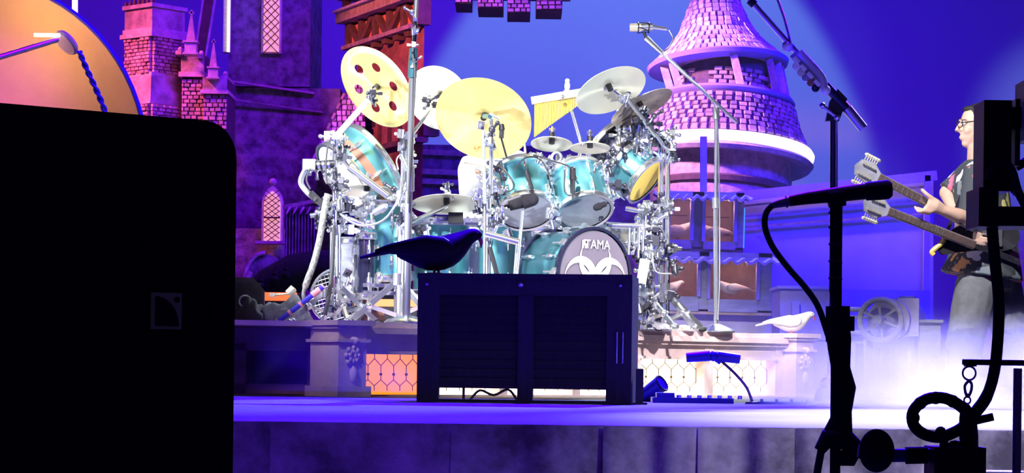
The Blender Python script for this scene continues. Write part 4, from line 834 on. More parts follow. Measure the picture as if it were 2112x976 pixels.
# ---- overhead microphone on boom stand
th = thing('boom_stand', 'chrome boom stand with a round base on the right of the riser', 'stand', onfl(1476, 12.9, ZD)); d = 12.9
bs = onfl(1476, d, ZD)
mk('base', B().lathe([(0, .05), (.025, .045), (.09, .02), (.11, .008), (.11, 0)], M.Translation(bs), 32), CH, th)
mk('pole', B().cyl(bs, P(1477, 236, d), S(4, d), n=12), CH, th); mk('lower_tube', B().cyl(bs, P(1476, 425, d), S(5.5, d), n=12), CH, th); mk('clutch', B().cyl(P(1476, 430, d), P(1476, 408, d), S(7.5, d), n=12).cyl(P(1477, 246, d), P(1477, 222, d), S(7, d), n=12), ST, th)
mk('boom_arm', B().cyl(P(1332, 78, d), P(1521, 254, d), S(3.6, d), n=12).cyl(P(1332, 78, d), P(1368, 112, d), S(6, d), S(4, d), 12), CH, th)
b = B(); b.tube([P(1380, 62, d), P(1388, 80, d), P(1378, 100, d), P(1370, 112, d-.02), P(1420, 160, d-.03), P(1470, 210, d-.03), P(1482, 300, d-.02), P(1484, 560, d-.02), P(1480, 660, d-.02)], S(1.5, d)); mk('cable', b, MAT['steel'], th)
th = thing('overhead_microphone', 'slim silver overhead microphone in a wire shock mount above the kit', 'microphone', P(1332, 72, 12.9))
mk('body', B().cyl(P(1301, 57, d), P(1346, 56, d), S(8, d), n=16).cyl(P(1346, 56, d), P(1376, 60, d), S(5, d), S(3.5, d), 12), CH, th); mk('grille', B().cyl(P(1299, 57, d), P(1322, 57, d), S(8.6, d), n=16), MAT['silver'], th)
b = B()
for u in (1316, 1338): b.ring(P(u, 57, d), (1, 0, 0), S(11, d), S(1.2, d), 20, 6)
for a in range(4): b.cyl(P(1316, 57, d)+V((0, cos(a*pi/2)*S(11, d), sin(a*pi/2)*S(11, d))), P(1338, 57, d)+V((0, cos(a*pi/2+.8)*S(11, d), sin(a*pi/2+.8)*S(11, d))), S(1, d), n=6)
b.cyl(P(1328, 66, d), P(1333, 80, d), S(3, d)); mk('shock_mount', b, BK, th)
# ---- left side gear
d = 11.9
th = thing('action_camera', 'small camera with ring lens clamped to the left rack', 'camera', P(650, 400, d))
mk('body', B().box(P(638, 340, d), (S(26, d), .06, S(22, d))), ST, th); mk('lens', B().cyl(P(648, 342, d), P(690, 338, d), S(9, d), n=18), BK, th)
for u in (655, 665, 676): mk('lens_ring', B().cyl(P(u, 342, d), P(u+5, 341, d), S(11, d), n=18), CH, th)
b = B(); b.tube([P(630, 350, d), P(620, 375, d), P(632, 395, d), P(650, 410, d)], S(6, d), 8); mk('arm', b, ST, th); b = B(); b.tube([P(640, 348, d-.04), P(632, 370, d-.04), P(640, 390, d-.04)], S(2, d)); b.tube([P(676, 300, d-.04), P(672, 340, d-.04), P(674, 380, d-.04)], S(2, d)); mk('cable', b, MAT['cable'], th)
mk('mount', B().bar(P(640, 398, d), P(668, 425, d), S(14, d)).ball(P(652, 412, d), S(9, d)), BK, th)
b = B(); b.tube([P(676, 400, 11.8), P(668, 440, 11.8), P(660, 490, 11.8), P(648, 540, 11.8), P(630, 590, 11.8), P(626, 610, 11.8), P(632, 640, 11.8), P(644, 664, 11.8)], [S(q, 11.8) for q in ([7]*17+[4]*12)], 10); mk('cable_loom', b, MAT['braid'], label='grey braided cable loom hanging down the left rack', cat='cable')
b = B(); b.tube([P(688, 470, 11.82), P(686, 540, 11.8), P(680, 600, 11.8), P(670, 650, 11.8)], S(4.5, 11.8), 8); mk('cable_loom', b, MAT['cable'], label='black cable loom hanging down the pole of the left rack', cat='cable')
# banded curved foot
b = B(); pts = spline([P(668, 590, 11.75), P(640, 612, 11.75), P(605, 640, 11.75), P(572, 664, 11.75)], 8)
th = thing('banded_rail', 'curved blue rail with pink tape bands in front of the left riser', 'rail', P(572, 668, 11.75)); b.loft(pts, S(5.5, 11.75), 10); mk('rail', b, MAT['blue'], th)
for i, j in ((3, 7), (12, 13), (17, 18), (0, 1), (23, 24)): mk('tape_band', B().loft(pts[i:j+1], S(6.6, 11.75), 10), MAT['pink'], th)
# stage fan
th = thing('stage_fan', 'round black stage fan with a mesh grille at the foot of the left rack', 'fan', onfl(690, 12.25, ZD)); fc = onfl(692, 12.25, ZD+.16); fn = V((-.3, -1, .15))
mk('housing', B().lathe([(.13, 0), (.145, .02), (.145, .08), (.12, .1)], M.Translation(fc) @ rot_to(fn).to_4x4() @ M.Translation((0, 0, -.1)), 36), BK, th); mk('rim', B().ring(fc, fn, .145, .008, 40, 6), CH, th)
b = B(); q = rot_to(fn)
for i in range(-6, 7):
    l = sqrt(max(.0, .14**2-(i*.021)**2))
    b.cyl(fc+q @ V((i*.021, -l, 0)), fc+q @ V((i*.021, l, 0)), .0022, n=5); b.cyl(fc+q @ V((-l, i*.021, 0)), fc+q @ V((l, i*.021, 0)), .0022, n=5)
mk('grille', b, ST, th, kind='stuff'); mk('foot', B().box(onfl(692, 12.28, ZD+.012), (.2, .12, .024)), BK, th)
for i in range(5):
    a = i*2*pi/5; b = B(); b.add([fc+q @ V((.02*cos(a), .02*sin(a), -.05)), fc+q @ V((.12*cos(a-.3), .12*sin(a-.3), -.06)), fc+q @ V((.125*cos(a+.3), .125*sin(a+.3), -.035))], [(0, 1, 2)]); mk('blade', b, ST, th)
# dark wedge and cloths on the left deck
b = B(); m = frame(onfl(505, 12.3, ZD), (1, .1, 0)); b.prism([(-.12, 0), (.1, 0), (.1, .18), (.04, .245), (-.12, .25)], .3, m); th = thing('wedge_monitor', 'dark wedge monitor at the left end of the riser', 'speaker', onfl(505, 12.3, ZD)); mk('cabinet', b, BK, th); mk('grille', B().box(m @ V((-.02, -.155, .12)), (.2, .01, .2), m), MAT['cloth'], th); mk('handle', B().ring(m @ V((.0, -.16, .12)), (0, -1, 0), .03, .006, 20), ST, th)
def rag(name, label, u0, u1, d, h, mat, cat, dep=.2):
    p, q = onfl(u0, d, ZD), onfl(u1, d, ZD); b = B(); nx, ny = 22, 12; vs = []; sd = random.random()*9
    from mathutils import noise
    for j in range(ny+1):
        for i in range(nx+1):
            s_, t_ = i/nx, j/ny; hh = h*max(0, sin(pi*min(1, max(0, s_))))**.35*max(0, sin(pi*t_))**.6
            nz = noise.noise(V((s_*4+sd, t_*3, sd))); vs.append(V((p.x+(q.x-p.x)*s_+.015*nz, d+dep*(t_-.5)+.01*nz, ZD+.004+hh*(1+.45*nz))))
    b.add(vs, [(j*(nx+1)+i, j*(nx+1)+i+1, (j+1)*(nx+1)+i+1, (j+1)*(nx+1)+i) for j in range(ny) for i in range(nx)]); return mk(name, b, mat, label=label, cat=cat, sharp=0)
rag('stage_cloth', 'crumpled grey cloth heap on the left riser deck', 530, 640, 12.05, .13, MAT['grey'], 'cloth'); rag('stage_cloth', 'dark blue cloth heap beside the wedge monitor', 488, 545, 12.0, .12, MAT['cloth'], 'cloth'); rag('stage_cloth', 'rumpled pale cloth under the right rack legs', 1322, 1378, 12.55, .05, MAT['greyw'], 'cloth', .3); rag('stage_cloth', 'small pale rag beside the right rack foot', 1386, 1432, 12.75, .03, MAT['silver'], 'cloth', .15); rag('stage_cloth', 'reddish cloth under the left cymbal stand', 745, 800, 12.3, .09, MAT['brown'], 'cloth')
b = B(); b.cyl(onfl(560, 11.95, ZD+.15), P(598, 606, 11.9), S(2, 12)); b.ball(P(602, 600, 11.9), (S(9, 12), S(8, 12), S(8, 12))); b.cyl(P(594, 606, 11.9), P(606, 594, 11.9), S(8, 12)); b.box(onfl(560, 11.95, ZD+.15), (.03, .03, .02)); mk('floor_microphone', b, MAT['silver'], label='silver microphone on a thin arm over the orange bar', cat='microphone')
# ================================================================ figures
def finger(b, pts, r): b.loft(spline(pts, 3), [r*(1-.03*i) for i in range(len(spline(pts, 3)))], 8); b.ball(pts[-1], r*.82, n=8, h=6)
def limb(b, pts, rad):
    b.loft(pts, rad, 14)
    for p, r in zip(pts, rad): b.ball(p, (r if not isinstance(r, tuple) else min(r)), n=12, h=8)
def hand(b, wrist, knuck, side, palmn, curl, spread=.020, tips=None, thumb=None, ln=.082):
    """palm from wrist to knuckle row; side = across the palm; fingers bend towards -palmn"""
    wrist, knuck = V(wrist), V(knuck); f = (knuck-wrist).normalized(); s = V(side); s = (s-f*s.dot(f)).normalized(); nn = V(palmn); nn = (nn-f*nn.dot(f)-s*nn.dot(s)).normalized()
    b.loft([wrist, wrist.lerp(knuck, .45), knuck], [(.022, .018), (.036, .017), (.040, .014)], 12, up=nn)
    for i, lf in enumerate((.90, 1.0, .95, .76)):
        k = knuck+s*spread*(i-1.5); L = ln*lf; a = curl; q = k; pts = [k-f*.012]
        d = f
        for seg, frac in enumerate((.45, .32, .26)):
            ang = a*(seg+.6); d = (f*cos(ang)-nn*sin(ang)); q = q+d*L*frac; pts.append(q)
        finger(b, pts, .0085)
    t = thumb or [wrist.lerp(knuck, .25)-s*.022, wrist.lerp(knuck, .6)-s*.048-nn*.01, wrist.lerp(knuck, .95)-s*.052-nn*.02]
    finger(b, t, .0105)
def head(b, c, f, up=(0, 0, 1)):
    """head centred at c looking along f"""
    c = V(c); m = frame((0, 0, 0), V(f), up).to_3x3(); X = lambda x, y, z: c+m @ V((x, y, z)); mm = m.to_4x4()
    b.ball(X(-.012, 0, .028), (.094, .074, .092), mm, 18, 12); b.ball(X(.022, 0, -.045), (.066, .058, .076), mm, 16, 10); b.ball(X(.052, 0, -.100), (.030, .030, .022), mm)
    b.loft([X(.078, 0, .028), X(.098, 0, -.004), X(.112, 0, -.024), X(.088, 0, -.036)], [(.009, .008), (.012, .012), (.018, .012), (.012, .006)], 10)
    b.ball(X(.084, 0, -.062), (.014, .022, .006), mm); b.ball(X(.081, 0, -.074), (.013, .019, .006), mm)
    for s in (-1, 1):
        b.ball(X(-.005, s*.076, -.008), (.022, .010, .034), mm); b.ball(X(.076, s*.030, .034), (.016, .026, .008), mm); b.ball(X(.055, s*.040, -.03), (.026, .02, .022), mm)
    return X, mm
def pattern_mat():
    x = bpy.data.materials.new('printed shirt'); x.use_nodes = True; N = x.node_tree.nodes; L = x.node_tree.links; p = N['Principled BSDF']; p.inputs['Roughness'].default_value = .85
    tc = N.new('ShaderNodeTexCoord'); vo = N.new('ShaderNodeTexVoronoi'); vo.inputs['Scale'].default_value = 13; nz = N.new('ShaderNodeTexNoise'); nz.inputs['Scale'].default_value = 14
    ad = N.new('ShaderNodeMix'); ad.data_type = 'RGBA'; ad.inputs[0].default_value = .12; L.new(tc.outputs['Object'], ad.inputs[6]); L.new(nz.outputs['Color'], ad.inputs[7]); L.new(tc.outputs['Object'], nz.inputs['Vector']); L.new(ad.outputs[2], vo.inputs['Vector'])
    r1 = N.new('ShaderNodeValToRGB'); r1.color_ramp.elements[0].position = .50; r1.color_ramp.elements[0].color = (1, 1, 1, 1); r1.color_ramp.elements[1].position = .56; r1.color_ramp.elements[1].color = (0, 0, 0, 1)
    sp = N.new('ShaderNodeSeparateColor'); r2 = N.new('ShaderNodeValToRGB'); r2.color_ramp.interpolation = 'CONSTANT'; e = r2.color_ramp.elements
    e[0].position = 0; e[0].color = (.06, .07, .085, 1); e[1].position = .45; e[1].color = (.8, .78, .8, 1)
    for ps, c in ((.58, (.8, .16, .28, 1)), (.68, (.85, .45, .18, 1)), (.78, (.75, .68, .25, 1)), (.86, (.25, .3, .34, 1))): q = e.new(ps); q.color = c
    L.new(vo.outputs['Color'], sp.inputs[0]); L.new(sp.outputs[0], r2.inputs[0]); L.new(vo.outputs['Distance'], r1.inputs[0])
    mx = N.new('ShaderNodeMix'); mx.data_type = 'RGBA'; mx.inputs[6].default_value = (.06, .07, .085, 1); L.new(r1.outputs[0], mx.inputs[0]); L.new(r2.outputs[0], mx.inputs[7]); L.new(mx.outputs[2], p.inputs['Base Color']); return x
MAT['print_shirt'] = pattern_mat()
# ---- guitarist at the right
DG = 13.0
Q = lambda u, v, dy=0: P(u, v, DG+dy)
th = thing('person', 'person with glasses and dark printed shirt playing a double neck guitar, facing left', 'person', V((Q(2035, 700).x, DG, 0)))
b = B(); hc = Q(2012, 260)
X, hm = head(b, hc, (-1, -.10, -.02))
b.loft([hc+V((.015, 0, -.06)), Q(2018, 338)], [.058, .066], 14)
shL, shR = Q(2012, 362, -.17), Q(2002, 362, .17)
b.loft([Q(2018, 335), Q(2018, 352), Q(2020, 380), Q(2028, 440), Q(2034, 500), Q(2036, 545), Q(2036, 590)], [(.07, .07), (.10, .17), (.125, .20), (.12, .175), (.115, .15), (.12, .165), (.10, .15)], 16, up=(0, 1, 0))
elL, wrL = Q(2002, 455, -.30), Q(1946, 434, -.40)
limb(b, [shL, elL], [.056, .044]); limb(b, [elL, Q(1975, 444, -.36), wrL], [.044, .040, .028])
# fretting hand wraps the upper neck: thumb above, fingers below
b.loft([wrL, Q(1930, 425, -.42), Q(1912, 420, -.42)], [(.030, .024), (.040, .026), (.040, .022)], 12, up=(0, -1, 0))
finger(b, [Q(1930, 414, -.42), Q(1914, 403, -.435), Q(1902, 392, -.42)], .0140)
for i in range(4):
    u = 1912+7*i; finger(b, [Q(u, 424, -.42), Q(u-9, 435, -.43), Q(u-19, 436+2*i, -.41), Q(u-25, 427+2*i, -.385)], .0108)
elR, wrR = Q(1952, 398, .14), Q(1990, 478, -.16)
limb(b, [shR, elR], [.055, .043]); limb(b, [elR, wrR], [.042, .028]); hand(b, wrR, Q(2012, 490, -.30), (0, 0, 1), (0, -1, 0), .5)
hipL, knL, anL = Q(2016, 590, -.10), Q(1992, 694, -.13), Q(1978, 796, -.08)
hipR, knR, anR = Q(2062, 590, .10), Q(2086, 694, .08), Q(2108, 792, .14)
for h, k, a in ((hipL, knL, anL), (hipR, knR, anR)): limb(b, [h, h.lerp(k, .5), k, k.lerp(a, .35), a], [.085, .07, .052, .05, .036]); b.loft([a+V((.03, 0, -.03)), a+V((-.10, -.01, -.05)), a+V((-.17, -.02, -.06))], [(.036, .03), (.042, .025), (.03, .018)], 12)
mk('body', b, MAT['skin'], th, sharp=0, rm=.0065)
b = B(); b.ball(X(-.028, 0, .040), (.092, .082, .092), hm, 18, 12); b.ball(X(-.03, 0, -.02), (.07, .078, .06), hm, 16, 10); b.ball(X(.02, 0, .094), (.055, .05, .022), hm); mk('hair', b, MAT['hair'], th, sharp=0)
for s in (-1, 1): 
    ey = mk('eye', B().ball(X(.074, s*.031, .014), .012, n=10, h=7), MAT['white'], th); mk('pupil', B().ball(X(.083, s*.032, .014), .006, n=8, h=6), BK, ey)
gl = mk('spectacle_frame', B().cyl(X(.094, -.034, .016), X(.0, -.080, .022), .0028, n=6).cyl(X(.094, .034, .016), X(.0, .080, .022), .0028, n=6).cyl(X(.104, -.01, .02), X(.104, .01, .02), .003, n=6).ring(X(.099, -.034, .012), hm.to_3x3() @ V((1, -.3, 0)), .025, .0022, 20, 6).ring(X(.099, .034, .012), hm.to_3x3() @ V((1, .3, 0)), .025, .0022, 20, 6), BK, th)
b = B(); b.loft([Q(2018, 330), Q(2018, 345), Q(2020, 375), Q(2028, 440), Q(2032, 500), Q(2028, 545), Q(2024, 572)], [(.075, .08), (.12, .20), (.15, .235), (.155, .215), (.175, .215), (.21, .235), (.235, .25)], 20, up=(0, 1, 0))
b.loft([shL+V((.01, .02, .03)), shL.lerp(elL, .5), shL.lerp(elL, 1.02)], [.075, .075, .078], 14); b.loft([shR+V((0, -.02, .02)), shR.lerp(elR, .6), shR.lerp(elR, .98)], [.075, .07, .066], 14)
mk('shirt', b, MAT['print_shirt'], th, sharp=0, rm=.011)
b = B(); b.loft([Q(2010, 352, -.19), Q(2018, 334, -.10), Q(2020, 329, 0), Q(2018, 334, .10)], .014, 8); mk('collar', b, MAT['print_shirt'], th)
b = B()
b.loft([Q(2036, 548), Q(2036, 600)], [(.15, .19), (.145, .18)], 16, up=(0, 1, 0))
for h, k, a in ((hipL, knL, anL), (hipR, knR, anR)):
    limb(b, [h, h.lerp(k, .5), k, k.lerp(a, .2), k.lerp(a, .5), a+V((0, 0, -.03))], [.125, .118, .104, .106, .092, .088])
    for i in range(5): b.ring(k.lerp(a, -.12+.1*i), (.2*(i % 2)-.1, .1, 1), .096, .014, 24, 6)
mk('trousers', b, MAT['denim'], th, sharp=0, rm=.012)
for a in (anL, anR): mk('shoe', B().loft([a+V((.06, 0, -.05)), a+V((.0, 0, -.045)), a+V((-.10, -.01, -.06)), a+V((-.19, -.02, -.07))], [(.045, .04), (.05, .05), (.05, .034), (.03, .02)], 12), BK, th)
# ---- double neck guitar
th = thing('guitar', 'dark double neck guitar with silver tuners on both headstocks', 'guitar', Q(1990, 540, -.3))
def gneck(a, c, nm, hs):
    A_, Z_ = Q(*a), Q(*c); n_ = (A_-Z_).normalized()
    nk = mk(nm, B().bar(A_, Z_, S(17, 13), S(12, 13), (0, -1, 0)), MAT['greyw'], th); mk('fretboard', B().bar(A_+V((0, -.02, 0)), Z_+V((0, -.02, 0)), S(15, 13), S(4, 13), (0, -1, 0)), MAT['timber'], nk)
    b = B(); L = (Z_-A_).length
    for i in range(14): 
        p = A_.lerp(Z_, .06+.9*(1-.5**(i/9))); e = V((n_.z, 0, -n_.x))*S(7.5, 13); b.cyl(p-e+V((0, -.028, 0)), p+e+V((0, -.028, 0)), .0018, n=5)
    for j in range(-2, 3): e = V((n_.z, 0, -n_.x))*S(2.6*j, 13)+V((0, -.031, 0)); b.cyl(A_+e, Z_-n_*.28+e, .0009, n=5)
    mk('fret_and_string', b, CH, nk, kind='stuff')
    m = frame(A_, n_, V((-n_.z, 0, n_.x)))
    hd = mk('headstock', B().prism([(0, -S(9, 13)), (S(20, 13), -S(22, 13)), (S(hs, 13), -S(17, 13)), (S(hs+8, 13), 0), (S(hs, 13), S(17, 13)), (S(20, 13), S(22, 13)), (0, S(9, 13))], .02, m), MAT['greyw'], th)
    for i in range(6):
        for s in (-1, 1):
            x = S(16+i*(hs-16)/6, 13); t = mk('tuner', B().cyl(m @ V((x, .0, s*S(16, 13))), m @ V((x, -.0, s*S(29, 13))), .004, n=8).ball(m @ V((x, 0, s*S(30, 13))), (.016, .009, .011), m), MAT['silver'], hd); mk('string_post', B().cyl(m @ V((x, -.01, s*S(11, 13))), m @ V((x, -.03, s*S(11, 13))), .007, n=8), MAT['silver'], hd)
gneck((1812, 366, -.37), (2010, 470, -.33), 'upper_neck', 46); gneck((1832, 436, -.37), (2010, 506, -.33), 'lower_neck', 46)
pts = [(1934, 510), (1946, 490), (1960, 478), (1985, 464), (2020, 456), (2060, 455), (2090, 464), (2100, 482), (2096, 502), (2078, 514), (2050, 518), (2020, 516), (1990, 519), (1968, 522), (1950, 526), (1940, 522)]
fm = frame(Q(2010, 488, -.27), (1, .05, 0)); pl = [((u-2010)*S(1, 13), (488-v)*S(1, 13)) for u, v in pts]; pl = [(p.x, p.y) for p in spline([V((x, z, 0)) for x, z in pl+pl[:1]], 4)][:-1]
mk('body', B().prism(pl, .05, fm), MAT['cloth'], th)
b = B(); b.tube([Q(1950, 484, -.31), Q(1944, 500, -.31), Q(1930, 512, -.31), Q(1922, 520, -.31), Q(1926, 526, -.31)], S(5, 13), 8); mk('horn_binding', b, MAT['heady'], th, label='pale yellow horn edge')
mk('pickup', B().box(fm @ V((.05, -.03, .03)), (.03, .02, .05), fm).box(fm @ V((.05, -.03, -.03)), (.03, .02, .05), fm).box(fm @ V((.13, -.03, 0)), (.03, .02, .11), fm), CH, th)
b = B(); b.tube([Q(1950, 486, -.24), Q(1985, 400, -.20), Q(2010, 345, -.18), Q(2035, 335, -.02)], [(.022, .004)]*13, 8); mk('strap', b, BK, th)
# ---- drummer
DD = 13.35
Q = lambda u, v, dy=0: P(u, v, DD+dy)
th = thing('person', 'person in a white shirt drumming behind the large golden crash cymbal', 'person', V((Q(1022, 600).x, DD, ZD)))
b = B(); hc = Q(1024, 262); X, hm = head(b, hc, (.05, -1, -.08))
b.loft([hc+V((0, .01, -.06)), Q(1024, 318)], [.058, .068], 14)
b.loft([Q(1024, 316), Q(1024, 330), Q(1023, 360), Q(1022, 430), Q(1022, 480), Q(1022, 510)], [(.07, .07), (.18, .10), (.20, .12), (.17, .12), (.165, .13), (.18, .14)], 16, up=(0, 1, 0))
arms = []
for s, sh, el, wr, kn in ((-1, (994, 338), (976, 410, -.08), (996, 366, -.32), (993, 352, -.38)), (1, (1070, 338), (1094, 402, -.08), (1088, 352, -.32), (1084, 336, -.38))):
    sh, el, wr, kn = Q(*sh), Q(*el), Q(*wr), Q(*kn); arms.append((sh, el, wr, kn)); limb(b, [sh, el], [.058, .046]); limb(b, [el, el.lerp(wr, .35), wr], [.046, .046, .029]); hand(b, wr, kn+(kn-wr).normalized()*.02, (s, 0, 0), (0, 1, 0), .95)
lg = []
for s, hp, kn, an in ((-1, (1000, 510), (966, 512, -.45), (960, 640, -.50)), (1, (1046, 510), (1084, 506, -.45), (1088, 640, -.50))):
    hp, kn, an = Q(*hp), Q(*kn), Q(*an); lg.append((hp, kn, an)); limb(b, [hp, hp.lerp(kn, .5), kn, kn.lerp(an, .35), an], [.09, .075, .056, .054, .036]); b.loft([an+V((0, .04, -.02)), an+V((0, -.1, -.05)), an+V((0, -.18, -.06))], [(.034, .03), (.04, .024), (.03, .018)], 12)
mk('body', b, MAT['skin'], th, sharp=0, rm=.007)
b = B(); b.ball(X(-.03, 0, .045), (.094, .082, .09), hm, 18, 12); b.ball(X(-.045, 0, -.03), (.06, .075, .07), hm, 16, 10); mk('hair', b, MAT['hair'], th, sharp=0)
for s in (-1, 1): ey = mk('eye', B().ball(X(.074, s*.031, .014), .012, n=10, h=7), MAT['white'], th); mk('pupil', B().ball(X(.083, s*.032, .014), .006, n=8, h=6), BK, ey)
b = B(); b.loft([Q(1024, 314), Q(1024, 326), Q(1023, 350), Q(1022, 430), Q(1022, 500)], [(.085, .075), (.20, .12), (.225, .145), (.205, .15), (.21, .165)], 20, up=(0, 1, 0))
for sh, el, wr, kn in arms: limb(b, [sh.lerp(Q(1024, 335), .1), sh.lerp(el, .5), el, el.lerp(wr, .4), el.lerp(wr, .85)], [.08, .076, .066, .06, .052])
mk('shirt', b, MAT['tee'], th, sharp=0, rm=.011)
b = B(); b.loft([Q(1022, 480), Q(1022, 520)], [(.18, .15), (.18, .15)], 16, up=(0, 1, 0))
for hp, kn, an in lg: limb(b, [hp, hp.lerp(kn, .5), kn, kn.lerp(an, .5), an+V((0, 0, .02))], [.105, .092, .075, .066, .06])
mk('trousers', b, MAT['lilac'], th, sharp=0, rm=.011)
for hp, kn, an in lg: mk('shoe', B().loft([an+V((0, .05, -.04)), an+V((0, -.1, -.055)), an+V((0, -.19, -.065))], [(.042, .04), (.045, .034), (.03, .02)], 12), BK, th)
mk('drum_stick', B().loft([Q(1004, 344, -.40), Q(974, 337, -.42), Q(957, 335, -.43)], [.008, .007, .0045], 8), MAT['wood'], label='pale drum stick held out to the left of the drummer', cat='drum stick')
mk('drum_stick', B().loft([Q(1086, 356, -.36), Q(1083, 310, -.40), Q(1081, 288, -.42)], [.008, .007, .0045], 8), MAT['wood'], label='drum stick raised at the right edge of the golden crash cymbal', cat='drum stick')
th = thing('drum_throne', 'round black drum throne under the drummer', 'stool', onfl(1022, 13.4, ZD)); c = onfl(1022, 13.4, ZD)
mk('seat', B().lathe([(.01, .48), (.17, .48), (.19, .45), (.19, .41), (.17, .39), (.01, .39)], M.Translation(c), 28), BK, th); mk('post', B().cyl(c+V((0, 0, .1)), c+V((0, 0, .4)), .018), CH, th)
for i in range(3): a = i*2.09; mk('leg', B().bar(c+V((0, 0, .22)), c+V((.24*cos(a), .24*sin(a), .01)), .02), CH, th)
# ---- pigeons
def pigeon_parts(t, o, s, mat):
    """facing +x, s = metres per picture pixel of the black pigeon (257 px long)"""
    X = lambda u, v, y=0: V(o)+V(((u-880)*s, y*s, (562-v)*s))
    st = [(812, 516, 12, 16), (838, 515, 21, 26), (866, 520, 32, 34), (896, 523, 37, 40), (922, 515, 37, 40), (944, 500, 29, 31), (958, 489, 21, 22), (970, 481, 16, 16), (981, 478, 14.5, 14), (989, 480, 10.5, 10), (994, 483, 5, 5)]
    b = B(); b.loft([X(u, v) for u, v, h, w in st], [(w*s, h*s) for u, v, h, w in st], 16, up=(0, 0, 1)); bo = mk('body', b, mat, t, sharp=0, sub=1)
    b = B(); q = [(850, 503, 10, 22), (810, 512, 7, 21), (772, 522, 5, 19), (740, 530, 3.4, 17)]; b.loft([X(u, v) for u, v, h, w in q], [(w*s, h*s) for u, v, h, w in q], 12, up=(0, 0, 1)); mk('tail', b, mat, t, sharp=50)
    for sg in (-1, 1):
        b = B(); q = [(935, 508, 10, 5), (915, 508, 22, 7), (880, 508, 25, 7), (840, 508, 16, 6), (800, 511, 9, 5), (772, 516, 3, 3)]; k = [36, 42, 40, 32, 22, 16]
        b.loft([X(u, v, sg*y) for (u, v, h, w), y in zip(q, k)], [(w*s, h*s) for u, v, h, w in q], 12, up=(0, 0, 1)); mk('wing', b, mat, t, sharp=0)
        mk('eye', B().ball(X(985, 476, sg*10.5), 2.4*s, n=8, h=6), MAT['black'], t)
        b = B(); b.cyl(X(900+sg*4, 552, sg*12), X(900+sg*4, 561, sg*13), 3*s, n=8)
        for a in (-.5, 0, .5, 3.14): b.cyl(X(900+sg*4, 560.5, sg*13), X(900+sg*4+16*cos(a), 560.8, sg*13+14*sin(a)), 1.8*s, 1*s, 6)
        mk('foot', b, MAT['beak'], t)
    mk('beak', B().loft([X(990, 486), X(993, 494), X(993, 507)], [5*s, 4*s, 1*s], 8), MAT['beak'], t)
    return t
def pigeon(label, p, d, s, flip=False, mat=None, group=None):
    t = thing('pigeon', label, 'pigeon', p, group); pigeon_parts(t, p, s, mat or MAT['pigeon'])
    if flip: t.rotation_euler.z = pi+.25
    return t
CZ = HZ+S(760-565, 9.6)                                             # top of the dark box
dp = P(900, 565, 9.72); df_ = mt('dark feather', (.007, .006, .008), .6); df_.node_tree.nodes['Principled BSDF'].inputs['Specular IOR Level'].default_value = .12
pigeon('dark pigeon standing on the left end of the black box', V((dp.x-.04, 9.72, CZ)), 9.72, S(.985, 9.72), mat=df_)
wp = RF @ V((RW+.055, .0, ZD)); pigeon('white pigeon standing on the end pillar of the riser', V((wp.x-.02, wp.y, ZD+.006)), wp.y, S(.475, wp.y))
for lab, u, v, d_, s_, fl in (('pigeon in the left opening of the upper dovecote', 1390, 493, 17.2, .36, False), ('pigeon in the right opening of the upper dovecote, facing left', 1474, 495, 17.2, .34, True), ('pigeon in the left opening of the lower dovecote', 1374, 609, 16.8, .32, False), ('pigeon in the right opening of the lower dovecote, facing left', 1512, 612, 16.8, .34, True)):
    p = P(u, v, d_); pigeon(lab, p, d_, S(s_, d_), fl)

# ================================================================ dark box with louvres on the stage front
p0, p1 = P(858, 832, 9.6), P(1303, 832, 9.6); W = p1.x-p0.x
bf_ = frame(V((p0.x, 9.65, 0)), (1, -.12, 0)); th = thing('louvred_box', 'black wooden box with louvred shutters on the front of the stage', 'box', bf_ @ V((W/2, .2, 0)))
def bx(x0, x1, y0, y1, z0, z1, nm, mat=None, par=None): return mk(nm, B().box(bf_ @ V(((x0+x1)/2, (y0+y1)/2, (z0+z1)/2)), (x1-x0, y1-y0, z1-z0), bf_), mat or MAT['crate'], par or th)
s = W/445
bx(0, W, -.015, .4, CZ-.022, CZ, 'lid'); bx(0, W, 0, .03, CZ-.09, CZ-.022, 'top_rail'); bx(0, 46*s, 0, .03, 0, CZ-.09, 'side_stile'); bx(W-52*s, W, 0, .03, 0, CZ-.09, 'side_stile'); bx(210*s, 242*s, -.004, .03, 0, CZ-.09, 'middle_stile')
bx(46*s, W-52*s, .0, .03, 0, .014, 'bottom_rail'); bx(W-.02, W, .03, .4, 0, CZ-.022, 'side_board'); bx(0, .02, .03, .4, 0, CZ-.022, 'side_board')
for x0, x1 in ((46*s, 210*s), (242*s, W-52*s)):
    n = 10; z0, z1 = .068, CZ-.09; st = (z1-z0)/n
    for i in range(n): mk('slat', B().box(bf_ @ V(((x0+x1)/2, .022, z0+(i+.5)*st)), (x1-x0, .008, st*1.12), bf_ @ M.Rotation(R(-24), 4, 'X')), MAT['crate'], th)
    bx(x0, x1, .01, .03, z0-.008, z0+.006, 'slat_rail')
for x in (20*s, 215*s, W-24*s): mk('stud', B().ball(bf_ @ V((x, -.012, CZ-.045)), .013 if x > .1 and x < W*.8 else .008), MAT['steel'], th)
for x in (W-30*s, W-18*s): mk('hinge_rod', B().cyl(bf_ @ V((x, -.008, .17)), bf_ @ V((x, -.008, .30)), .003, n=8), ST, th)
b = B(); b.tube([bf_ @ V((.20, .2, .01)), bf_ @ V((.24, .2, .05)), bf_ @ V((.30, .2, .03)), bf_ @ V((.36, .2, .055)), bf_ @ V((.40, .2, .01))], .006, 6); b.cyl(bf_ @ V((.17, .2, .003)), bf_ @ V((.17, .2, .06)), .006); mk('cable', b, MAT['cable'], label='loose black cable lying behind the open foot of the black box', cat='cable')
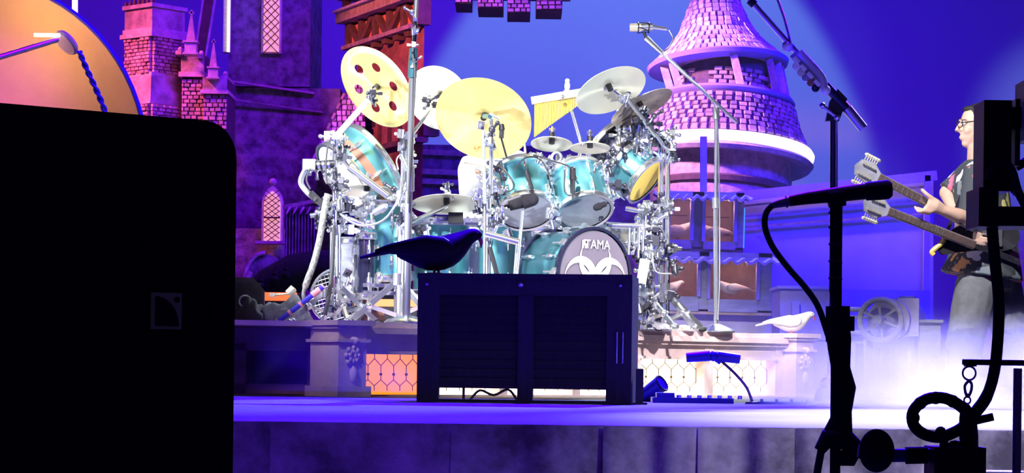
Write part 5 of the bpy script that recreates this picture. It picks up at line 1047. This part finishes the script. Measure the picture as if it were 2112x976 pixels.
mk('black_post', B().box(V((p1.x+.035, 9.66, .075)), (.03, .05, .15)).box(V((p1.x+.035, 9.66, .005)), (.06, .09, .01)), BK, label='short dark post on the floor at the right side of the black box', cat='post')
# ---- floor items
p = onfl(1348, 10.6, 0); th = thing('floor_light', 'dark tilted floor spotlight right of the black box', 'light', p)
mk('housing', B().cyl(p+V((-.05, 0, .02)), p+V((.035, -.06, .085)), .032, .04, 16), MAT['lamp'], th); mk('bezel', B().ring(p+V((.035, -.06, .085)), (.75, -.5, .55), .038, .005, 24), BK, th); mk('bracket', B().box(p+V((-.02, 0, .01)), (.1, .06, .02)), BK, th)
p = onfl(1553, 10.2, 0); th = thing('bar_lamp', 'dark blue bar lamp on a bent thin stem over the stage floor', 'lamp', p); d = 10.2
b = B(); b.tube([p+V((0, 0, .004)), P(1540, 800, d), P(1515, 770, d), P(1484, 742, d)], S(3, d), 8); mk('stem', b, MAT['timber'], th)
b = B(); b.cyl(P(1415, 738, d), P(1464, 734, d), S(10, d), S(11, d), 16); mk('lamp_head', b, MAT['lamp'], th); b = B(); b.cyl(P(1480, 735, d), P(1526, 741, d), S(11, d), S(10, d), 16); mk('lamp_head', b, MAT['lamp'], th); mk('joint', B().ball(P(1472, 735, d), S(11, d)).cyl(P(1472, 735, d), P(1488, 746, d), S(8, d)), MAT['lamp'], th); mk('foot', B().lathe([(.001, .012), (.03, .01), (.035, 0)], M.Translation(p), 20), BK, th)
p = onfl(1400, 10.3, 0); th = thing('pedal_board', 'low pedal board with small switches on the stage floor', 'pedal board', p); mk('board', B().box(p+V((.06, 0, .012)), (.36, .14, .024)).box(p+V((-.06, 0, .03)), (.08, .1, .03)), MAT['lamp'], th)
for i in range(7): mk('switch', B().cyl(p+V((-.0+.045*i, -.03, .02)), p+V((-.0+.045*i, -.03, .036)), .011, n=10), CH, th)
p = onfl(1618, 10.2, 0); th = thing('floor_rail', 'flat dark rail with four knobs on the stage floor', 'rail', p); mk('rail', B().box(p+V((0, 0, .006)), (.24, .05, .012)), MAT['lamp'], th)
for i in range(4): mk('knob', B().box(p+V((-.1+.066*i, 0, .018)), (.012, .03, .012)), BK, th)
p = onfl(1706, 9.9, 0); th = thing('figurine', 'small rounded dark figurine with a ball head at the foot of the pick stand', 'figurine', p)
mk('body', B().lathe([(.001, 0), (.05, 0), (.055, .03), (.05, .06), (.035, .085), (.03, .10), (.001, .11)], M.Translation(p), 24), BK, th); mk('head', B().ball(p+V((-.012, -.03, .10)), .022), BK, th)

# ================================================================ pick stand (boom) behind the front microphone
d = 9.8; p = onfl(1716, d, 0); th = thing('boom_stand', 'dark chrome boom stand with a row of guitar picks on its angled arm', 'stand', p)
mk('base', B().lathe([(.001, .03), (.1, .012), (.11, 0)], M.Translation(p), 28), BK, th); mk('pole', B().cyl(p, P(1718, 232, d), S(6, d), n=14), MAT['midnight'], th); mk('pole_highlight_tube', B().cyl(P(1724, 400, d+.01), P(1724, 245, d+.01), S(4, d), n=10), CH, th)
mk('lower_tube', B().cyl(p, P(1717, 640, d), S(10, d), n=14), BK, th)
b = B(); b.prism([(-S(14, d), 0), (S(14, d), 0), (S(30, d), S(46, d)), (S(10, d), S(66, d)), (-S(6, d), S(40, d))], .03, frame(P(1716, 250, d), (1, 0, 0))); mk('joint_block', b, BK, th); mk('joint_lever', B().cyl(P(1696, 218, d-.03), P(1726, 242, d-.03), S(4, d)).ball(P(1696, 218, d-.03), S(7, d)).ball(P(1726, 242, d-.03), S(7, d)), ST, th)
mk('boom_arm', B().cyl(P(1536, -12, d), P(1760, 240, d), S(6, d), n=14), CH, th); mk('counterweight', B().cyl(P(1747, 224, d), P(1780, 265, d), S(11, d), n=16), ST, th); mk('boom_sleeve', B().cyl(P(1702, 176, d), P(1748, 226, d), S(10, d), n=16), MAT['midnight'], th)
mk('clutch', B().ball(P(1624, 96, d), S(12, d)), MAT['white'], th); mk('clutch', B().ball(P(1702, 186, d-.03), S(11, d)), MAT['white'], th); mk('clip', B().cyl(P(1546, 0, d), P(1556, 10, d), S(9, d)), BK, th)
hol = mk('pick_holder', B().bar(P(1636, 110, d-.03), P(1696, 178, d-.03), S(18, d), S(8, d), (0, -1, 0)), MAT['greyw'], th)
b = B(); b.tube([P(1648, 108, d-.03), P(1684, 146, d-.03), P(1696, 164, d-.03), P(1698, 180, d-.03)], S(9, d), 10); mk('holder_cover', b, MAT['lilac'], hol)
for i, (u, v, nm) in enumerate(((1642, 137, 'white'), (1652, 150, 'wood'), (1662, 161, 'steel'), (1672, 170, 'brown'), (1682, 182, 'midnight'))):
    pk = thing('guitar_pick', ('white', 'pale tan', 'grey', 'brown', 'dark blue')[i]+' guitar pick hanging from the holder on the angled boom arm', 'guitar pick', P(u, v, d-.05), 'guitar picks on the boom arm')
    b = B(); b.ball(P(u, v, d-.05), (S(8, d), .003, S(8.5, d)), None, 14, 8); mk('pick', b, MAT[nm], pk)
for i in range(4): mk('holder_clip', B().bar(P(1638+i*14, 118+i*16, d-.06), P(1648+i*14, 129+i*16, d-.06), S(7, d), S(6, d), (0, -1, 0)), MAT['white'], hol)
b = B(); b.tube([P(1600, -10, d), P(1618, 40, d), P(1630, 88, d)], S(3, d), 8); mk('cable', b, ST, th)

# ================================================================ front: loudspeaker cabinet
tl_, tr_ = P(-320, 164, 2.86), P(489, 254, 3.2); xd = V((tr_.x-tl_.x, tr_.y-tl_.y, 0)); pm = frame(V((tl_.x, tl_.y, -1.35)), xd); W = xd.length; Hs = tr_.z+1.35
th = thing('loudspeaker', 'huge black loudspeaker cabinet at the left edge of the stage', 'speaker', pm @ V((W/2, .3, 0)))
r_ = .05; prof = [(0, 0), (W, 0), (W, Hs-r_)]+[(W-r_+r_*cos(a*pi/12), Hs-r_+r_*sin(a*pi/12)) for a in range(1, 7)]+[(0, Hs)]
mk('cabinet', B().prism(prof, .6, pm @ M.Translation((0, .3, 0))), MAT['black'], th)
mk('grille', B().box(pm @ V((W/2, -.006, Hs*.5)), (W-.05, .012, Hs-.06), pm), MAT['cloth'], th)
lx = (P(332, 642, 3.13)-pm.translation).dot(xd.normalized()); lz = P(332, 642, 3.13).z+1.35; h = S(34, 3.13)
bm_ = pm @ M.Translation((lx, -.014, lz)); bd_ = mk('badge', B().prism([(-h, -h*1.1), (h, -h*1.1), (h, h*1.1), (-h, h*1.1)], .006, bm_), MAT['badge'], th, 'grey square badge with a dark quarter disc and a dot')
pp = [(-h*.84, -h*.92), (h*.74, -h*.92)]+[(-h*.84+h*1.58*cos(a*pi/20), -h*.92+h*1.80*sin(a*pi/20)) for a in range(0, 11)]; mk('badge_disc', B().prism(pp, .003, bm_ @ M.Translation((0, -.005, 0))), BK, bd_); mk('badge_dot', B().cyl(bm_ @ V((h*.6, -.004, h*.7)), bm_ @ V((h*.6, -.0075, h*.7)), h*.17, n=16), BK, bd_)
mk('handle_ring', B().ring(pm @ V((lx+S(92, 3.1), -.012, lz-.003)), (0, -1, 0), .016, .0025, 24, 6), BK, th)

# ================================================================ front: silhouetted microphone and its stand
d = 4.2; Q = lambda u, v, dy=0: P(u, v, d+dy)
p = P(1728, 930, d); th = thing('microphone_stand', 'black microphone stand taped with cable in the right foreground', 'stand', V((p.x, d, -1.35)))
mk('base', B().lathe([(.001, .05), (.12, .03), (.14, 0)], M.Translation(V((p.x, d, -1.35))), 32), BK, th)
mk('pole', B().cyl(V((p.x, d, -1.33)), Q(1727, 420), S(11, d), n=14), BK, th); b = B(); b.loft([Q(1728, 640), Q(1730, 700), Q(1734, 760), Q(1744, 800), Q(1738, 850), Q(1742, 910)], [S(q, d) for q in (22, 26, 20, 22, 19, 17)], 14); mk('sleeve', b, MAT['cloth'], th)
mk('clutch', B().cyl(Q(1728, 632), Q(1728, 705), S(25, d), n=20).box(Q(1754, 668), (S(14, d), .02, S(30, d))), MAT['rubber'], th)
b = B(); b.loft([Q(1722, 424), Q(1724, 450), Q(1724, 520), Q(1722, 600), Q(1726, 640)], [S(q, d) for q in (10, 12, 13, 12, 10)], 12)
for v in (440, 470, 505, 540, 575): b.ring(Q(1723, v), (.1, 0, 1), S(12, d), S(3, d), 18, 6)
mk('gooseneck', b, MAT['rubber'], th)
b = B(); b.loft([Q(1690, 930), Q(1705, 905), Q(1742, 905), Q(1768, 925), Q(1755, 945), Q(1720, 945)], [S(q, d) for q in (12, 20, 24, 18, 18, 16)], 12); mk('clamp_knot', b, MAT['cloth'], th); mk('tail_cable', B().tube([Q(1722, 860), Q(1700, 905), Q(1690, 950), Q(1684, 985)], S(8, d), 8), MAT['cable'], th)
th = thing('microphone', 'long dark microphone in silhouette with a cable curving down to its stand', 'microphone', Q(1720, 425))
mk('body', B().loft([Q(1628, 415), Q(1664, 409), Q(1740, 400), Q(1790, 394)], [S(q, d) for q in (11, 13, 16, 17)], 18), BK, th)
mk('grille', B().loft([Q(1786, 395), Q(1812, 393), Q(1832, 391), Q(1839, 390.5)], [S(q, d) for q in (19, 20, 20, 15)], 20), MAT['rubber'], th); mk('connector', B().loft([Q(1592, 424), Q(1606, 420), Q(1634, 414)], [S(q, d) for q in (7, 9, 11)], 14).ring(Q(1622, 417), (1, 0, .15), S(11, d), S(2, d), 18, 6), ST, th)
mk('clip', B().cyl(Q(1708, 410), Q(1742, 406), S(19, d), n=18).bar(Q(1724, 410), Q(1723, 436), S(16, d)), MAT['rubber'], th)
b = B(); b.tube([Q(1594, 423), Q(1580, 440), Q(1578, 470), Q(1594, 510), Q(1625, 552), Q(1660, 592), Q(1686, 630), Q(1704, 680), Q(1716, 720)], S(6.5, d), 10); mk('cable', b, MAT['cable'], th)

# ---- dark rig at the right edge
d = 3.6; Q = lambda u, v, dy=0: P(u, v, d+dy)
def qbox(u0, u1, v0, v1, dep=.08, dy=0):
    a, c = Q(u0, v1, dy), Q(u1, v0, dy); return ((a+c)/2, (c.x-a.x, dep, c.z-a.z))
p = Q(2046, 900); th = thing('camera_rig', 'black camera rig head in silhouette at the right edge', 'rig', Q(2060, 470))
mk('housing', B().box(*qbox(2017, 2076, 213, 398)), BK, th); mk('lower_box', B().box(*qbox(2005, 2046, 392, 471, .1)).box(*qbox(2046, 2180, 432, 470, .1)), BK, th)
mk('top_arm', B().box(*qbox(2076, 2100, 225, 268, .05)).box(*qbox(2086, 2098, 208, 345, .05)).box(*qbox(2104, 2180, 170, 292, .08)), BK, th); mk('strut', B().bar(Q(2076, 350), Q(2090, 398), S(8, d)).bar(Q(2090, 398), Q(2114, 412), S(8, d)).cyl(Q(2096, 345), Q(2120, 330), S(9, d)), MAT['rubber'], th)
b = B(); b.tube([Q(2040, 372, -.05), Q(2046, 346, -.05), Q(2064, 334, -.05), Q(2086, 350, -.05), Q(2100, 396, -.05), Q(2124, 440, -.05)], S(9, d), 10); mk('cable_loop', b, MAT['cable'], th)
b = B(); b.tube([Q(2046, 466), Q(2052, 540), Q(2060, 620), Q(2058, 700), Q(2050, 770), Q(2034, 820), Q(2008, 856), Q(1996, 876)], [S(q, d) for q in [12]*20+[13]*9], 12); mk('hose', b, MAT['rubber'], label='thick black hose hanging from the rig head to the clamp', cat='hose')
th = thing('rig_bar', 'thin horizontal black bar with an upright tube at the right edge', 'bar', Q(2050, 976)); mk('bar', B().cyl(Q(1985, 747), Q(2180, 750), S(6, d), n=12).box(*qbox(1990, 2012, 744, 756, .02)), BK, th); mk('upright', B().cyl(Q(2099, 760), V((Q(2099, 800).x, d, -1.35)), S(9, d), n=14), ST, th)
th = thing('carabiner', 'ring and snap hook hanging from the thin horizontal bar', 'hook', Q(1998, 830)); mk('ring', B().ring(Q(1999, 770), (.15, -1, 0), S(14, d), S(2.2, d), 30, 8), ST, th)
b = B(); b.tube([Q(1998, 786), Q(1990, 796), Q(1992, 812), Q(1997, 818), Q(2003, 806), Q(2004, 792), Q(1998, 786)], S(3, d), 8); mk('snap', b, ST, th); mk('swivel', B().ring(Q(1995, 826), (.1, -1, 0), S(7, d), S(2, d), 20, 6).box(Q(1996, 816), (S(6, d), S(6, d), S(8, d))), ST, th)
th = thing('cable_coil', 'thick black cable coil looped beside the clamp on the rig', 'cable', Q(1940, 900))
b = B(); b.tube([Q(2004, 868), Q(1986, 842), Q(1950, 822), Q(1910, 824), Q(1884, 848), Q(1884, 876), Q(1906, 896), Q(1940, 902), Q(1972, 890), Q(1990, 878)], S(12, d), 12); mk('loop', b, MAT['rubber'], th)
for u, v in ((1898, 832), (1930, 821), (1884, 862), (1965, 828)): mk('tape_wrap', B().ball(Q(u, v), S(13.5, d)), MAT['cloth'], th)
th = thing('rig_clamp', 'black clamp with a wedge handle under the hanging hook', 'clamp', Q(2000, 976))
mk('jaw', B().loft([Q(1990, 836), Q(1996, 860), Q(1998, 900), Q(2000, 935), Q(2010, 985)], [S(q, d) for q in (9, 18, 20, 18, 24)], 12), BK, th); mk('handle', B().bar(Q(2004, 870), Q(2048, 860), S(16, d), S(12, d)), MAT['rubber'], th); mk('base_block', B().box(*qbox(1916, 2022, 922, 990, .09)).ball(Q(1970, 930), S(22, d)), BK, th); mk('bolt', B().cyl(Q(1948, 900, -.03), Q(1946, 926, -.03), S(9, d)).ball(Q(1940, 892, -.03), S(12, d)), MAT['rubber'], th)
th = thing('cross_arm', 'dark blue cross arm between the round weight and the clamp', 'arm', Q(1880, 950)); mk('tube', B().cyl(Q(1842, 940), Q(1930, 938), S(14, d), n=14), MAT['lamp'], th); mk('grip', B().cyl(Q(1868, 940), Q(1912, 939), S(18, d), n=14), MAT['cloth'], th)
mk('round_weight', B().ball(Q(1808, 930), (S(37, d), S(30, d), S(45, d)), None, 24, 16).cyl(Q(1770, 932), Q(1845, 940), S(14, d)), MAT['rubber'], label='dark egg shaped foam ball in the bottom right foreground', cat='ball')
mk('floor_tray', B().box(V((P(2070, 972, 5.2).x, 5.2, P(2070, 972, 5.2).z-.01)), (S(230, 5.2), .1, .02)), ST, label='thin pale tray edge at the bottom right below the rig', cat='tray')
# ================================================================ fog
def fog(name, label, c, sz, dens, sc, col_=(1, 1, 1), falloff=1.4, aniso=.2):
    x = bpy.data.materials.new(name+' volume'); x.use_nodes = True; N = x.node_tree.nodes; L = x.node_tree.links; N.remove(N['Principled BSDF']); out = N['Material Output']
    vs = N.new('ShaderNodeVolumePrincipled'); vs.inputs['Color'].default_value = (*col_, 1); vs.inputs['Anisotropy'].default_value = aniso
    tc = N.new('ShaderNodeTexCoord'); nz = N.new('ShaderNodeTexNoise'); nz.inputs['Scale'].default_value = sc; nz.inputs['Detail'].default_value = 3; L.new(tc.outputs['Object'], nz.inputs['Vector'])
    ma = N.new('ShaderNodeMapRange'); ma.inputs[1].default_value = .38; ma.inputs[2].default_value = .72; L.new(nz.outputs['Fac'], ma.inputs[0])
    gs = N.new('ShaderNodeSeparateXYZ'); L.new(tc.outputs['Generated'], gs.inputs[0])
    def edge(o, lo, hi):
        m1 = N.new('ShaderNodeMapRange'); m1.interpolation_type = 'SMOOTHSTEP'; m1.inputs[1].default_value = lo; m1.inputs[2].default_value = hi; L.new(o, m1.inputs[0]); return m1.outputs[0]
    def mul(p, q):
        m1 = N.new('ShaderNodeMath'); m1.operation = 'MULTIPLY'; L.new(p, m1.inputs[0]) if not isinstance(p, float) else None
        if isinstance(q, float): m1.inputs[1].default_value = q
        else: L.new(q, m1.inputs[1])
        return m1.outputs[0]
    r = mul(ma.outputs[0], edge(gs.outputs[0], 0, .3)); r = mul(r, edge(gs.outputs[0], 1, .75)); r = mul(r, edge(gs.outputs[2], 1, .05)); r = mul(r, edge(gs.outputs[1], 0, .25)); r = mul(r, edge(gs.outputs[1], 1, .75)); r = mul(r, float(dens))
    L.new(r, vs.inputs['Density']); L.new(vs.outputs[0], out.inputs['Volume'])
    o = mk(name, B().box(c, sz), x, label=label, cat='fog', kind='stuff', sharp=0); return o
fog('fog', 'low white fog rolling over the right side of the stage floor', (2.2, 9.9, .20), (2.7, 6.6, .36), 1.7, 2.2)
fog('fog', 'thin smoke drifting in front of the left riser pillar', (-.78, 10.6, .26), (.9, .8, .46), .6, 5)
fog('haze', 'thin lilac haze hanging between the drum riser and the painted tower', (1.55, 16.2, 1.6), (4.6, 1.6, 3.2), .30, .8)
